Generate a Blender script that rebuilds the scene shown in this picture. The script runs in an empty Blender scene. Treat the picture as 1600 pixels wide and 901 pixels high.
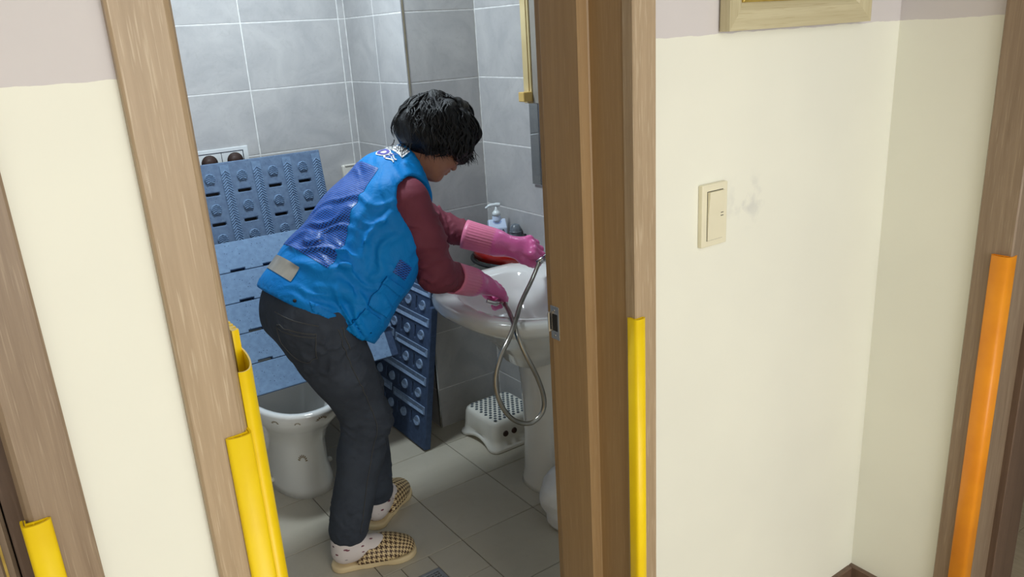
import bpy, bmesh, math, random
import numpy as np
from mathutils import Vector, Matrix
from mathutils.bvhtree import BVHTree

random.seed(7)
SC = bpy.context.scene
COL = SC.collection
PI = math.pi

# ------------------------------------------------------------------ camera
yaw, pit, rol = math.radians(34.444), math.radians(18.012), math.radians(-3.454)
fwd = Vector((math.sin(yaw)*math.cos(pit), math.cos(yaw)*math.cos(pit), -math.sin(pit)))
rt = Vector((math.cos(yaw), -math.sin(yaw), 0))
up = rt.cross(fwd)
r2 = math.cos(rol)*rt + math.sin(rol)*up
u2 = -math.sin(rol)*rt + math.cos(rol)*up
cam = bpy.data.cameras.new('camera')
cam.sensor_width = 36
cam.lens = 36*1233.36/1600
cam.clip_start = 0.02
camo = bpy.data.objects.new('camera', cam)
camo.matrix_world = Matrix(((r2.x, u2.x, -fwd.x, 0), (r2.y, u2.y, -fwd.y, 0), (r2.z, u2.z, -fwd.z, 1.61), (0, 0, 0, 1)))
COL.objects.link(camo)
SC.camera = camo

# ------------------------------------------------------------------ light
SC.view_settings.view_transform = 'Standard'
SC.view_settings.look = 'None'
SC.view_settings.gamma = 1
SC.view_settings.use_curve_mapping = False
SC.view_settings.exposure = 0.0
w = bpy.data.worlds.new('world')
SC.world = w
w.use_nodes = True
bg = w.node_tree.nodes['Background']
bg.inputs[0].default_value = (0.86, 0.93, 1.0, 1)
bg.inputs[1].default_value = 0.5


def area(name, loc, target, sx, sy, power, col):
    l = bpy.data.lights.new(name, 'AREA')
    l.shape = 'RECTANGLE'
    l.size = sx
    l.size_y = sy
    l.energy = power
    l.color = col
    o = bpy.data.objects.new(name, l)
    o.location = loc
    d = Vector(target) - Vector(loc)
    o.rotation_euler = d.to_track_quat('-Z', 'Y').to_euler()
    COL.objects.link(o)
    return o


area('hall_window_daylight', (0.55, -2.5, 1.55), (0.4, 1.0, 1.2), 2.2, 1.7, 58, (1.0, 0.99, 0.95))
area('hall_ceiling_fill', (0.35, -0.7, 2.37), (0.35, -0.7, 0), 0.5, 0.5, 7, (1.0, 0.98, 0.93))  # unseen fill light added under the ceiling to brighten the hall
area('bathroom_ceiling_lamp', (0.95, 2.50, 2.28), (0.95, 2.50, 0), 0.3, 0.22, 19, (0.80, 0.92, 1.0))


# ------------------------------------------------------------------ materials
def lin(c):
    return tuple(((v/255)/12.92 if v/255 <= 0.04045 else ((v/255+0.055)/1.055)**2.4) for v in c) + (1,)


def nd(nt, t, **kw):
    n = nt.nodes.new(t)
    for k, v in kw.items():
        setattr(n, k, v)
    return n


def mth(nt, op, a, b=None, c=None):
    n = nt.nodes.new('ShaderNodeMath')
    n.operation = op
    for i, v in enumerate((a, b, c)):
        if v is None:
            continue
        if isinstance(v, (int, float)):
            n.inputs[i].default_value = v
        else:
            nt.links.new(v, n.inputs[i])
    return n.outputs[0]


def mixc(nt, fac, a, b):
    n = nt.nodes.new('ShaderNodeMix')
    n.data_type = 'RGBA'
    for sock, v in ((n.inputs[0], fac), (n.inputs[6], a), (n.inputs[7], b)):
        if isinstance(v, (int, float)):
            sock.default_value = v
        elif isinstance(v, tuple):
            sock.default_value = v
        else:
            nt.links.new(v, sock)
    return n.outputs[2]


def noise(nt, vec, scale, detail=3, rough=0.5, dist=0.0):
    n = nd(nt, 'ShaderNodeTexNoise')
    n.inputs['Scale'].default_value = scale
    n.inputs['Detail'].default_value = detail
    n.inputs['Roughness'].default_value = rough
    n.inputs['Distortion'].default_value = dist
    nt.links.new(vec, n.inputs['Vector'])
    return n.outputs[0]


def ramp(nt, fac, stops):
    n = nd(nt, 'ShaderNodeValToRGB')
    el = n.color_ramp.elements
    while len(el) < len(stops):
        el.new(0.5)
    for e, (p, c) in zip(el, stops):
        e.position = p
        e.color = c if isinstance(c, tuple) else (c, c, c, 1)
    nt.links.new(fac, n.inputs[0])
    return n.outputs[0]


def mapping(nt, vec, scale=(1, 1, 1), loc=(0, 0, 0), rot=(0, 0, 0)):
    n = nd(nt, 'ShaderNodeMapping')
    n.inputs['Scale'].default_value = scale
    n.inputs['Location'].default_value = loc
    n.inputs['Rotation'].default_value = rot
    nt.links.new(vec, n.inputs[0])
    return n.outputs[0]


def base(name, rough=0.5, metal=0.0, spec=0.5, coat=0.0, trans=0.0):
    m = bpy.data.materials.new(name)
    m.use_nodes = True
    nt = m.node_tree
    p = nt.nodes['Principled BSDF']
    p.inputs['Roughness'].default_value = rough
    p.inputs['Metallic'].default_value = metal
    p.inputs['Specular IOR Level'].default_value = spec
    p.inputs['Coat Weight'].default_value = coat
    p.inputs['Transmission Weight'].default_value = trans
    tc = nd(nt, 'ShaderNodeTexCoord')
    return m, nt, p, tc


def setbump(nt, p, h, strength=0.3, dist=0.002):
    b = nd(nt, 'ShaderNodeBump')
    b.inputs['Strength'].default_value = strength
    b.inputs['Distance'].default_value = dist
    nt.links.new(h, b.inputs['Height'])
    nt.links.new(b.outputs[0], p.inputs['Normal'])


def simple(name, col, col2=None, rough=0.5, metal=0.0, nscale=8, stretch=(1, 1, 1), bump=0.0, bscale=60, bdist=0.002,
           spec=0.5, coat=0.0, trans=0.0, lo=0.35, hi=0.65, detail=4):
    m, nt, p, tc = base(name, rough, metal, spec, coat, trans)
    v = mapping(nt, tc.outputs['Object'], stretch)
    if col2 is None:
        col2 = tuple(int(c*0.92) for c in col)
    f = ramp(nt, noise(nt, v, nscale, detail), [(lo, 0.0), (hi, 1.0)])
    nt.links.new(mixc(nt, f, lin(col), lin(col2)), p.inputs['Base Color'])
    if bump:
        setbump(nt, p, noise(nt, v, bscale, 3), bump, bdist)
    return m


def wood(name, c1, c2, c3, axis='z', rough=0.45, bump=0.25):
    m, nt, p, tc = base(name, rough)
    st = {'z': (1, 1, 0.035), 'x': (0.035, 1, 1), 'y': (1, 0.035, 1)}[axis]
    v = mapping(nt, tc.outputs['Object'], st)
    f1 = ramp(nt, noise(nt, v, 90, 6, 0.6, 0.4), [(0.3, 0.0), (0.7, 1.0)])
    f2 = ramp(nt, noise(nt, v, 420, 2, 0.5), [(0.58, 0.0), (0.72, 1.0)])
    c = mixc(nt, f1, lin(c1), lin(c2))
    c = mixc(nt, mth(nt, 'MULTIPLY', f2, 0.55), c, lin(c3))
    nt.links.new(c, p.inputs['Base Color'])
    setbump(nt, p, noise(nt, v, 300, 3, 0.6), bump, 0.001)
    return m


M = {}
M['wood'] = wood('pale_oak_vinyl', (178, 156, 128), (160, 138, 110), (205, 188, 162))
M['jambwood'] = wood('brown_oak_vinyl', (166, 136, 96), (154, 124, 86), (178, 150, 112), bump=0.08)
M['greywood'] = wood('grey_brown_vinyl', (150, 130, 108), (128, 108, 88), (168, 150, 128))
M['darkwood'] = wood('dark_brown_vinyl', (112, 90, 74), (96, 76, 62), (126, 104, 88), bump=0.1)
M['framewood'] = wood('bleached_pine', (205, 196, 162), (186, 174, 138), (170, 154, 116), axis='x', bump=0.1)
M['framewoodz'] = wood('bleached_pine_upright', (205, 196, 162), (186, 174, 138), (170, 154, 116), bump=0.1)
M['woodfloor'] = wood('light_laminate', (200, 184, 158), (184, 166, 138), (160, 142, 116), axis='y')


def wall_paint(name):
    m, nt, p, tc = base(name, 0.75, spec=0.25)
    g = nd(nt, 'ShaderNodeNewGeometry')
    s = nd(nt, 'ShaderNodeSeparateXYZ')
    nt.links.new(g.outputs['Position'], s.inputs[0])
    edge = mth(nt, 'MULTIPLY', mth(nt, 'SUBTRACT', noise(nt, g.outputs['Position'], 14, 4), 0.5), 0.012)
    z = mth(nt, 'ADD', s.outputs[2], edge)
    fac = mth(nt, 'GREATER_THAN', z, 1.584)
    lowc = mixc(nt, ramp(nt, noise(nt, g.outputs['Position'], 2.2, 3), [(0.35, 0.0), (0.65, 1.0)]), lin((237, 237, 224)), lin((231, 231, 219)))
    # grey hand smudges beside the switch
    d = nd(nt, 'ShaderNodeVectorMath', operation='DISTANCE')
    v = mapping(nt, g.outputs['Position'], (1, 0, 1.25))
    nt.links.new(v, d.inputs[0])
    d.inputs[1].default_value = (1.268, 0, 1.262*1.25)
    near = ramp(nt, d.outputs['Value'], [(0.02, 1.0), (0.085, 0.0)])
    sm = ramp(nt, noise(nt, g.outputs['Position'], 26, 3), [(0.5, 0.0), (0.66, 1.0)])
    lowc = mixc(nt, mth(nt, 'MULTIPLY', mth(nt, 'MULTIPLY', near, sm), 0.35), lowc, lin((176, 178, 182)))
    upc = mixc(nt, noise(nt, g.outputs['Position'], 3, 2), lin((212, 207, 207)), lin((205, 200, 201)))
    nt.links.new(mixc(nt, fac, lowc, upc), p.inputs['Base Color'])
    setbump(nt, p, noise(nt, g.outputs['Position'], 130, 3), 0.06, 0.001)
    return m


M['wall'] = wall_paint('two_tone_wall_paint')
M['ceil'] = simple('white_ceiling', (238, 236, 230), rough=0.8)


def tile_mat(name, c1, c2, c3, rough=0.35, scale=6.0):
    m, nt, p, tc = base(name, rough)
    oi = nd(nt, 'ShaderNodeObjectInfo')
    add = nd(nt, 'ShaderNodeVectorMath', operation='ADD')
    nt.links.new(tc.outputs['Object'], add.inputs[0])
    cx = nd(nt, 'ShaderNodeCombineXYZ')
    for i in range(3):
        nt.links.new(mth(nt, 'MULTIPLY', oi.outputs['Random'], 17.0+9*i), cx.inputs[i])
    nt.links.new(cx.outputs[0], add.inputs[1])
    v = mapping(nt, add.outputs[0], (1, 1, 1), rot=(0.3, 0.5, 0.4))
    f1 = ramp(nt, noise(nt, v, scale, 7, 0.62, 0.9), [(0.32, 0.0), (0.68, 1.0)])
    f2 = ramp(nt, noise(nt, v, scale*5, 5, 0.7, 1.5), [(0.52, 0.0), (0.75, 1.0)])
    c = mixc(nt, f1, lin(c1), lin(c2))
    c = mixc(nt, mth(nt, 'MULTIPLY', f2, 0.35), c, lin(c3))
    nt.links.new(c, p.inputs['Base Color'])
    setbump(nt, p, noise(nt, v, 30, 4), 0.05, 0.001)
    return m


M['tile'] = tile_mat('grey_stone_tile', (170, 170, 171), (190, 189, 188), (156, 154, 153))
M['ftile'] = tile_mat('beige_floor_tile', (188, 181, 164), (197, 190, 174), (178, 170, 152), rough=0.3, scale=2.5)
M['grout'] = simple('pale_grout', (232, 232, 230), rough=0.8, nscale=40)
M['fgrout'] = simple('grey_floor_grout', (122, 114, 100), (104, 96, 84), rough=0.85, nscale=30)
M['yellow'] = simple('yellow_rubber', (250, 216, 8), (244, 206, 6), rough=0.38, nscale=12)
M['orange'] = simple('orange_rubber', (248, 158, 30), (226, 134, 26), rough=0.4, nscale=7, lo=0.4, hi=0.75)
M['steel'] = simple('chrome_steel', (205, 205, 205), (180, 180, 182), rough=0.22, metal=1.0)
M['hose'] = simple('hose_steel', (190, 184, 172), (150, 145, 135), rough=0.28, metal=1.0)
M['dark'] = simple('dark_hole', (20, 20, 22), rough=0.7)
M['ivory'] = simple('ivory_plastic', (234, 228, 202), (228, 222, 196), rough=0.25)
M['gold'] = simple('gold_leaf', (206, 180, 96), (176, 148, 70), rough=0.35, metal=0.5, nscale=30)
M['canvas'] = simple('brown_print', (150, 96, 56), (116, 66, 40), rough=0.5, nscale=14)
M['ceramic'] = simple('white_ceramic', (236, 236, 232), (230, 230, 226), rough=0.08, nscale=3, coat=0.4)
M['print'] = simple('brown_shell_print', (150, 134, 104), (134, 116, 88), rough=0.2)
M['plastic'] = simple('white_plastic', (234, 232, 222), (226, 223, 212), rough=0.35)
M['white'] = simple('plain_white', (240, 240, 240), (232, 232, 232), rough=0.5)
M['dots'] = simple('grey_rubber_dots', (92, 102, 108), rough=0.6)
M['red'] = simple('red_plastic', (150, 26, 18), (124, 18, 12), rough=0.25)
M['mirror'] = simple('mirror_silver', (214, 220, 222), (210, 216, 218), rough=0.02, metal=1.0)
M['cream'] = simple('cream_frame', (216, 198, 150), (196, 176, 128), rough=0.4)
M['tape'] = simple('gold_tape', (222, 190, 118), (206, 172, 100), rough=0.35)


def glass(name, col, rough=0.05):
    m, nt, p, tc = base(name, rough, trans=1.0)
    p.inputs['IOR'].default_value = 1.45
    nt.links.new(mixc(nt, noise(nt, tc.outputs['Object'], 5), lin(col), lin(col)), p.inputs['Base Color'])
    return m


M['glass'] = glass('green_glass', (150, 178, 170))


def foam(name, c1, c2, c3):
    m, nt, p, tc = base(name, 0.75, spec=0.3)
    v = tc.outputs['Object']
    f = ramp(nt, noise(nt, v, 55, 3), [(0.35, 0.0), (0.65, 1.0)])
    vo = nd(nt, 'ShaderNodeTexVoronoi')
    vo.inputs['Scale'].default_value = 120
    nt.links.new(v, vo.inputs['Vector'])
    sp = ramp(nt, vo.outputs['Distance'], [(0.12, 1.0), (0.3, 0.0)])
    rs = ramp(nt, noise(nt, v, 90, 2), [(0.52, 0.0), (0.6, 1.0)])
    c = mixc(nt, f, lin(c1), lin(c2))
    c = mixc(nt, mth(nt, 'MULTIPLY', sp, rs), c, lin(c3))
    nt.links.new(c, p.inputs['Base Color'])
    setbump(nt, p, noise(nt, v, 260, 3), 0.25, 0.0015)
    return m


M['foam'] = foam('blue_foam_top', (92, 112, 140), (104, 126, 154), (66, 84, 112))
M['foamdark'] = foam('dark_blue_foam_top', (60, 77, 106), (68, 87, 118), (44, 58, 86))
M['foamback'] = foam('speckled_blue_foam', (118, 146, 180), (128, 158, 192), (62, 82, 112))
M['herring'] = foam('blue_herringbone', (102, 126, 156), (114, 140, 170), (78, 100, 130))
M['herringdark'] = foam('pale_blue_herringbone', (122, 144, 176), (136, 160, 190), (88, 110, 142))

# person
M['skin'] = simple('skin', (172, 122, 98), (160, 108, 86), rough=0.5, nscale=20)
M['lips'] = simple('lips', (146, 86, 76), rough=0.45)
M['eye'] = simple('eye_white', (225, 222, 215), rough=0.2)


def hairmat():
    m, nt, p, tc = base('black_hair', 0.4, spec=0.4)
    v = mapping(nt, tc.outputs['Object'], (1, 1, 0.25))
    f = ramp(nt, noise(nt, v, 120, 4, 0.6, 0.6), [(0.4, 0.0), (0.7, 1.0)])
    nt.links.new(mixc(nt, f, lin((10, 10, 12)), lin((26, 26, 30))), p.inputs['Base Color'])
    setbump(nt, p, noise(nt, v, 220, 4, 0.6, 0.8), 0.7, 0.004)
    return m


M['hair'] = hairmat()


def cloth(name, c1, c2, rough=0.7, nscale=6, weave=700, wb=0.25, fold=0.3, fscale=18, spec=0.25, sheen=0.0):
    m, nt, p, tc = base(name, rough, spec=spec)
    v = tc.outputs['Object']
    f = ramp(nt, noise(nt, v, nscale, 4), [(0.35, 0.0), (0.65, 1.0)])
    nt.links.new(mixc(nt, f, lin(c1), lin(c2)), p.inputs['Base Color'])
    p.inputs['Sheen Weight'].default_value = sheen
    h = mth(nt, 'ADD', mth(nt, 'MULTIPLY', noise(nt, v, weave, 2), wb*0.1), mth(nt, 'MULTIPLY', noise(nt, v, fscale, 3, 0.5, 0.8), 1.0))
    setbump(nt, p, h, fold, 0.01)
    return m


M['vest'] = cloth('bright_blue_polyester', (4, 130, 206), (3, 118, 194), rough=0.6, spec=0.22, fold=0.4, fscale=26)
M['shirt'] = cloth('maroon_knit', (128, 62, 76), (114, 54, 68), rough=0.7, fold=0.3)
M['denim'] = cloth('charcoal_denim', (64, 70, 80), (52, 57, 66), rough=0.85, nscale=10, fold=0.35, fscale=22)
M['stitch'] = simple('dark_stitching', (72, 72, 72), rough=0.8)
M['glove'] = cloth('pink_rubber', (234, 116, 176), (226, 102, 166), rough=0.3, spec=0.5, fold=0.25, fscale=30)
M['glovecuff'] = cloth('coral_pink_rubber', (238, 134, 168), (230, 124, 160), rough=0.4, spec=0.5, fold=0.1)
M['strip'] = simple('silver_reflective', (186, 180, 168), (160, 152, 140), rough=0.35, metal=0.35, nscale=14)
M['navy'] = simple('navy_print', (48, 44, 140), (84, 72, 168), rough=0.5, nscale=30)
M['ink'] = simple('dark_ink', (26, 34, 56), rough=0.6)


def meshmat():
    m, nt, p, tc = base('navy_mesh_fabric', 0.4, spec=0.6)
    s = nd(nt, 'ShaderNodeSeparateXYZ')
    nt.links.new(tc.outputs['UV'], s.inputs[0])
    k = 2*PI/0.0125
    a = mth(nt, 'SINE', mth(nt, 'MULTIPLY', mth(nt, 'ADD', s.outputs[0], s.outputs[1]), k))
    b = mth(nt, 'SINE', mth(nt, 'MULTIPLY', mth(nt, 'SUBTRACT', s.outputs[0], s.outputs[1]), k))
    h = mth(nt, 'MULTIPLY', a, b)
    f = ramp(nt, mth(nt, 'ADD', mth(nt, 'MULTIPLY', h, 0.5), 0.5), [(0.45, 0.0), (0.62, 1.0)])
    nt.links.new(mixc(nt, f, lin((14, 98, 198)), lin((7, 28, 84))), p.inputs['Base Color'])
    hh = mth(nt, 'SUBTRACT', mth(nt, 'MULTIPLY', noise(nt, tc.outputs['Object'], 16, 3, 0.5, 0.8), 1.5), mth(nt, 'MULTIPLY', f, 0.12))
    setbump(nt, p, hh, 0.45, 0.01)
    return m


M['mesh'] = meshmat()


def sockmat():
    m, nt, p, tc = base('patterned_sock', 0.85)
    v = mapping(nt, tc.outputs['Object'], (1.0, 1.6, 2.4), rot=(0, 0.6, 0))
    vo = nd(nt, 'ShaderNodeTexVoronoi')
    vo.inputs['Scale'].default_value = 34
    nt.links.new(v, vo.inputs['Vector'])
    spot = ramp(nt, vo.outputs['Distance'], [(0.22, 1.0), (0.3, 0.0)])
    sc = nd(nt, 'ShaderNodeSeparateColor')
    nt.links.new(vo.outputs['Color'], sc.inputs[0])
    pick = mth(nt, 'GREATER_THAN', sc.outputs[0], 0.45)
    c = mixc(nt, sc.outputs[1], lin((126, 60, 74)), lin((96, 92, 104)))
    c = mixc(nt, mth(nt, 'MULTIPLY', spot, pick), lin((226, 216, 212)), c)
    nt.links.new(c, p.inputs['Base Color'])
    setbump(nt, p, noise(nt, tc.outputs['Object'], 300, 2), 0.2, 0.001)
    return m


M['sock'] = sockmat()


def hound():
    m, nt, p, tc = base('houndstooth_rubber', 0.55)
    v = mapping(nt, tc.outputs['UV'], (1, 1, 1), rot=(0, 0, 0.12))
    s = nd(nt, 'ShaderNodeSeparateXYZ')
    nt.links.new(v, s.inputs[0])
    th = 0.0019
    i = mth(nt, 'FLOOR', mth(nt, 'DIVIDE', mth(nt, 'ADD', s.outputs[0], 2.0), th))
    j = mth(nt, 'FLOOR', mth(nt, 'DIVIDE', mth(nt, 'ADD', s.outputs[1], 2.0), th))
    wi = mth(nt, 'LESS_THAN', mth(nt, 'MODULO', i, 8.0), 3.9)
    wj = mth(nt, 'LESS_THAN', mth(nt, 'MODULO', j, 8.0), 3.9)
    tw = mth(nt, 'LESS_THAN', mth(nt, 'MODULO', mth(nt, 'ADD', i, j), 4.0), 1.9)
    f = mth(nt, 'ADD', mth(nt, 'MULTIPLY', tw, wi), mth(nt, 'MULTIPLY', mth(nt, 'SUBTRACT', 1.0, tw), wj))
    nt.links.new(mixc(nt, f, lin((228, 202, 152)), lin((78, 50, 32))), p.inputs['Base Color'])
    return m


M['hound'] = hound()
M['sole'] = simple('cream_rubber_sole', (230, 210, 168), (220, 198, 154), rough=0.6)
M['lotion'] = simple('pale_blue_bottle', (206, 222, 244), (196, 212, 238), rough=0.3)
M['frost'] = simple('frosted_pump', (222, 230, 232), rough=0.25)
M['greybottle'] = simple('grey_bottle', (118, 128, 136), (92, 100, 108), rough=0.35, nscale=60)
M['bag'] = cloth('white_film', (240, 241, 243), (228, 230, 234), rough=0.35, spec=0.5, fold=0.6, fscale=12)
M['signw'] = simple('white_sign', (226, 230, 232), rough=0.4)
M['brown'] = simple('dark_brown_print', (66, 46, 40), rough=0.6)


# ------------------------------------------------------------------ mesh helpers
def link(o, parent=None):
    COL.objects.link(o)
    if parent is not None:
        o.parent = parent
    return o


def obj(name, verts, faces, m, parent=None, smooth=False):
    me = bpy.data.meshes.new(name)
    me.from_pydata([tuple(v) for v in verts], [], faces)
    me.update()
    if smooth:
        me.polygons.foreach_set('use_smooth', [True]*len(me.polygons))
    me.materials.append(M[m] if isinstance(m, str) else m)
    return link(bpy.data.objects.new(name, me), parent)


def bobj(name, bm, m, parent=None, smooth=False):
    me = bpy.data.meshes.new(name)
    bm.normal_update()
    bm.to_mesh(me)
    bm.free()
    if smooth:
        me.polygons.foreach_set('use_smooth', [True]*len(me.polygons))
    me.materials.append(M[m] if isinstance(m, str) else m)
    return link(bpy.data.objects.new(name, me), parent)


def tag(o, label, cat, group=None):
    o['label'] = label
    o['category'] = cat
    if group:
        o['group'] = group
    return o


def struct(o):
    o['kind'] = 'structure'
    return o


def empty(name, loc=(0, 0, 0)):
    e = bpy.data.objects.new(name, None)
    e.location = loc
    e.empty_display_size = 0.05
    return link(e)


def thing(name, label, cat, loc=(0, 0, 0), group=None):
    return tag(empty(name, loc), label, cat, group)


def bbox(bm, lo, hi, bev=0.0, seg=1):
    r = bmesh.ops.create_cube(bm, size=1.0)
    vs = r['verts']
    for v in vs:
        v.co = Vector([lo[i] + (v.co[i]+0.5)*(hi[i]-lo[i]) for i in range(3)])
    if bev > 0:
        es = list({e for v in vs for e in v.link_edges})
        bmesh.ops.bevel(bm, geom=es, offset=bev, segments=seg, profile=0.5, affect='EDGES')
    return vs


def box(name, lo, hi, m, parent=None, bev=0.0, seg=1):
    bm = bmesh.new()
    bbox(bm, lo, hi, bev, seg)
    o = bobj(name, bm, m, parent)
    return o


def prism(name, pts, axis, a, b, m, parent=None, smooth=False):
    """closed polygon pts (2-D) pushed along axis from a to b"""
    def mk(p, t):
        if axis == 'z':
            return (p[0], p[1], t)
        if axis == 'y':
            return (p[0], t, p[1])
        return (t, p[0], p[1])
    n = len(pts)
    vs = [mk(p, a) for p in pts] + [mk(p, b) for p in pts]
    fs = [[i, (i+1) % n, n+(i+1) % n, n+i] for i in range(n)] + [list(range(n))[::-1], list(range(n, 2*n))]
    o = obj(name, vs, fs, m, parent)
    fixn(o)
    if smooth:
        o.data.polygons.foreach_set('use_smooth', [True]*n + [False, False])
    return o


def fixn(o):
    bm = bmesh.new()
    bm.from_mesh(o.data)
    bmesh.ops.recalc_face_normals(bm, faces=bm.faces)
    bm.to_mesh(o.data)
    bm.free()


def sheet_pts(center, t):
    """a thick open strip outline in 2-D around polyline center"""
    L, Rr = [], []
    n = len(center)
    for i, p in enumerate(center):
        a = center[max(i-1, 0)]
        b = center[min(i+1, n-1)]
        d = Vector((b[0]-a[0], b[1]-a[1])).normalized()
        nn = Vector((-d.y, d.x))*t/2
        L.append((p[0]+nn.x, p[1]+nn.y))
        Rr.append((p[0]-nn.x, p[1]-nn.y))
    return L + Rr[::-1]


def tube(name, pts, rad, m, parent=None, seg=10, closed_ends=True, smooth=True):
    vs, fs = tube_data(pts, rad, seg)
    if closed_ends:
        n = len(pts)
        fs = fs + [list(range(seg))[::-1], list(range((n-1)*seg, n*seg))]
    return obj(name, vs, fs, m, parent, smooth)


def tube_data(pts, rad, seg=8, off=0):
    pts = [Vector(p) for p in pts]
    n = len(pts)
    if isinstance(rad, (int, float)):
        rad = [rad]*n
    vs, fs = [], []
    ref = None
    for i, p in enumerate(pts):
        t = (pts[min(i+1, n-1)] - pts[max(i-1, 0)]).normalized()
        if ref is None:
            ref = t.orthogonal().normalized()
        else:
            ref = (ref - t*ref.dot(t))
            ref = ref.normalized() if ref.length > 1e-6 else t.orthogonal().normalized()
        b = t.cross(ref)
        for k in range(seg):
            a = 2*PI*k/seg
            vs.append(p + (ref*math.cos(a) + b*math.sin(a))*rad[i])
    for i in range(n-1):
        for k in range(seg):
            a, b2 = i*seg+k, i*seg+(k+1) % seg
            fs.append([off+a, off+b2, off+b2+seg, off+a+seg])
    return vs, fs


def spline(P, n=8):
    P = [Vector(p) for p in P]
    out = []
    for i in range(len(P)-1):
        p0, p1, p2, p3 = P[max(i-1, 0)], P[i], P[i+1], P[min(i+2, len(P)-1)]
        for k in range(n):
            t = k/n
            out.append(0.5*((2*p1) + (p2-p0)*t + (2*p0-5*p1+4*p2-p3)*t*t + (3*p1-p0-3*p2+p3)*t**3))
    out.append(P[-1])
    return out


def rings(name, ringlist, m, parent=None, cap0=True, cap1=True, smooth=True):
    n = len(ringlist[0])
    vs = [p for r in ringlist for p in r]
    fs = []
    for i in range(len(ringlist)-1):
        for k in range(n):
            a, b = i*n+k, i*n+(k+1) % n
            fs.append([a, b, b+n, a+n])
    if cap0:
        fs.append(list(range(n))[::-1])
    if cap1:
        fs.append(list(range((len(ringlist)-1)*n, len(ringlist)*n)))
    o = obj(name, vs, fs, m, parent, smooth)
    fixn(o)
    return o


def circ(cx, cy, z, r, n=24, ry=None):
    ry = r if ry is None else ry
    return [(cx+r*math.cos(2*PI*k/n), cy+ry*math.sin(2*PI*k/n), z) for k in range(n)]


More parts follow.
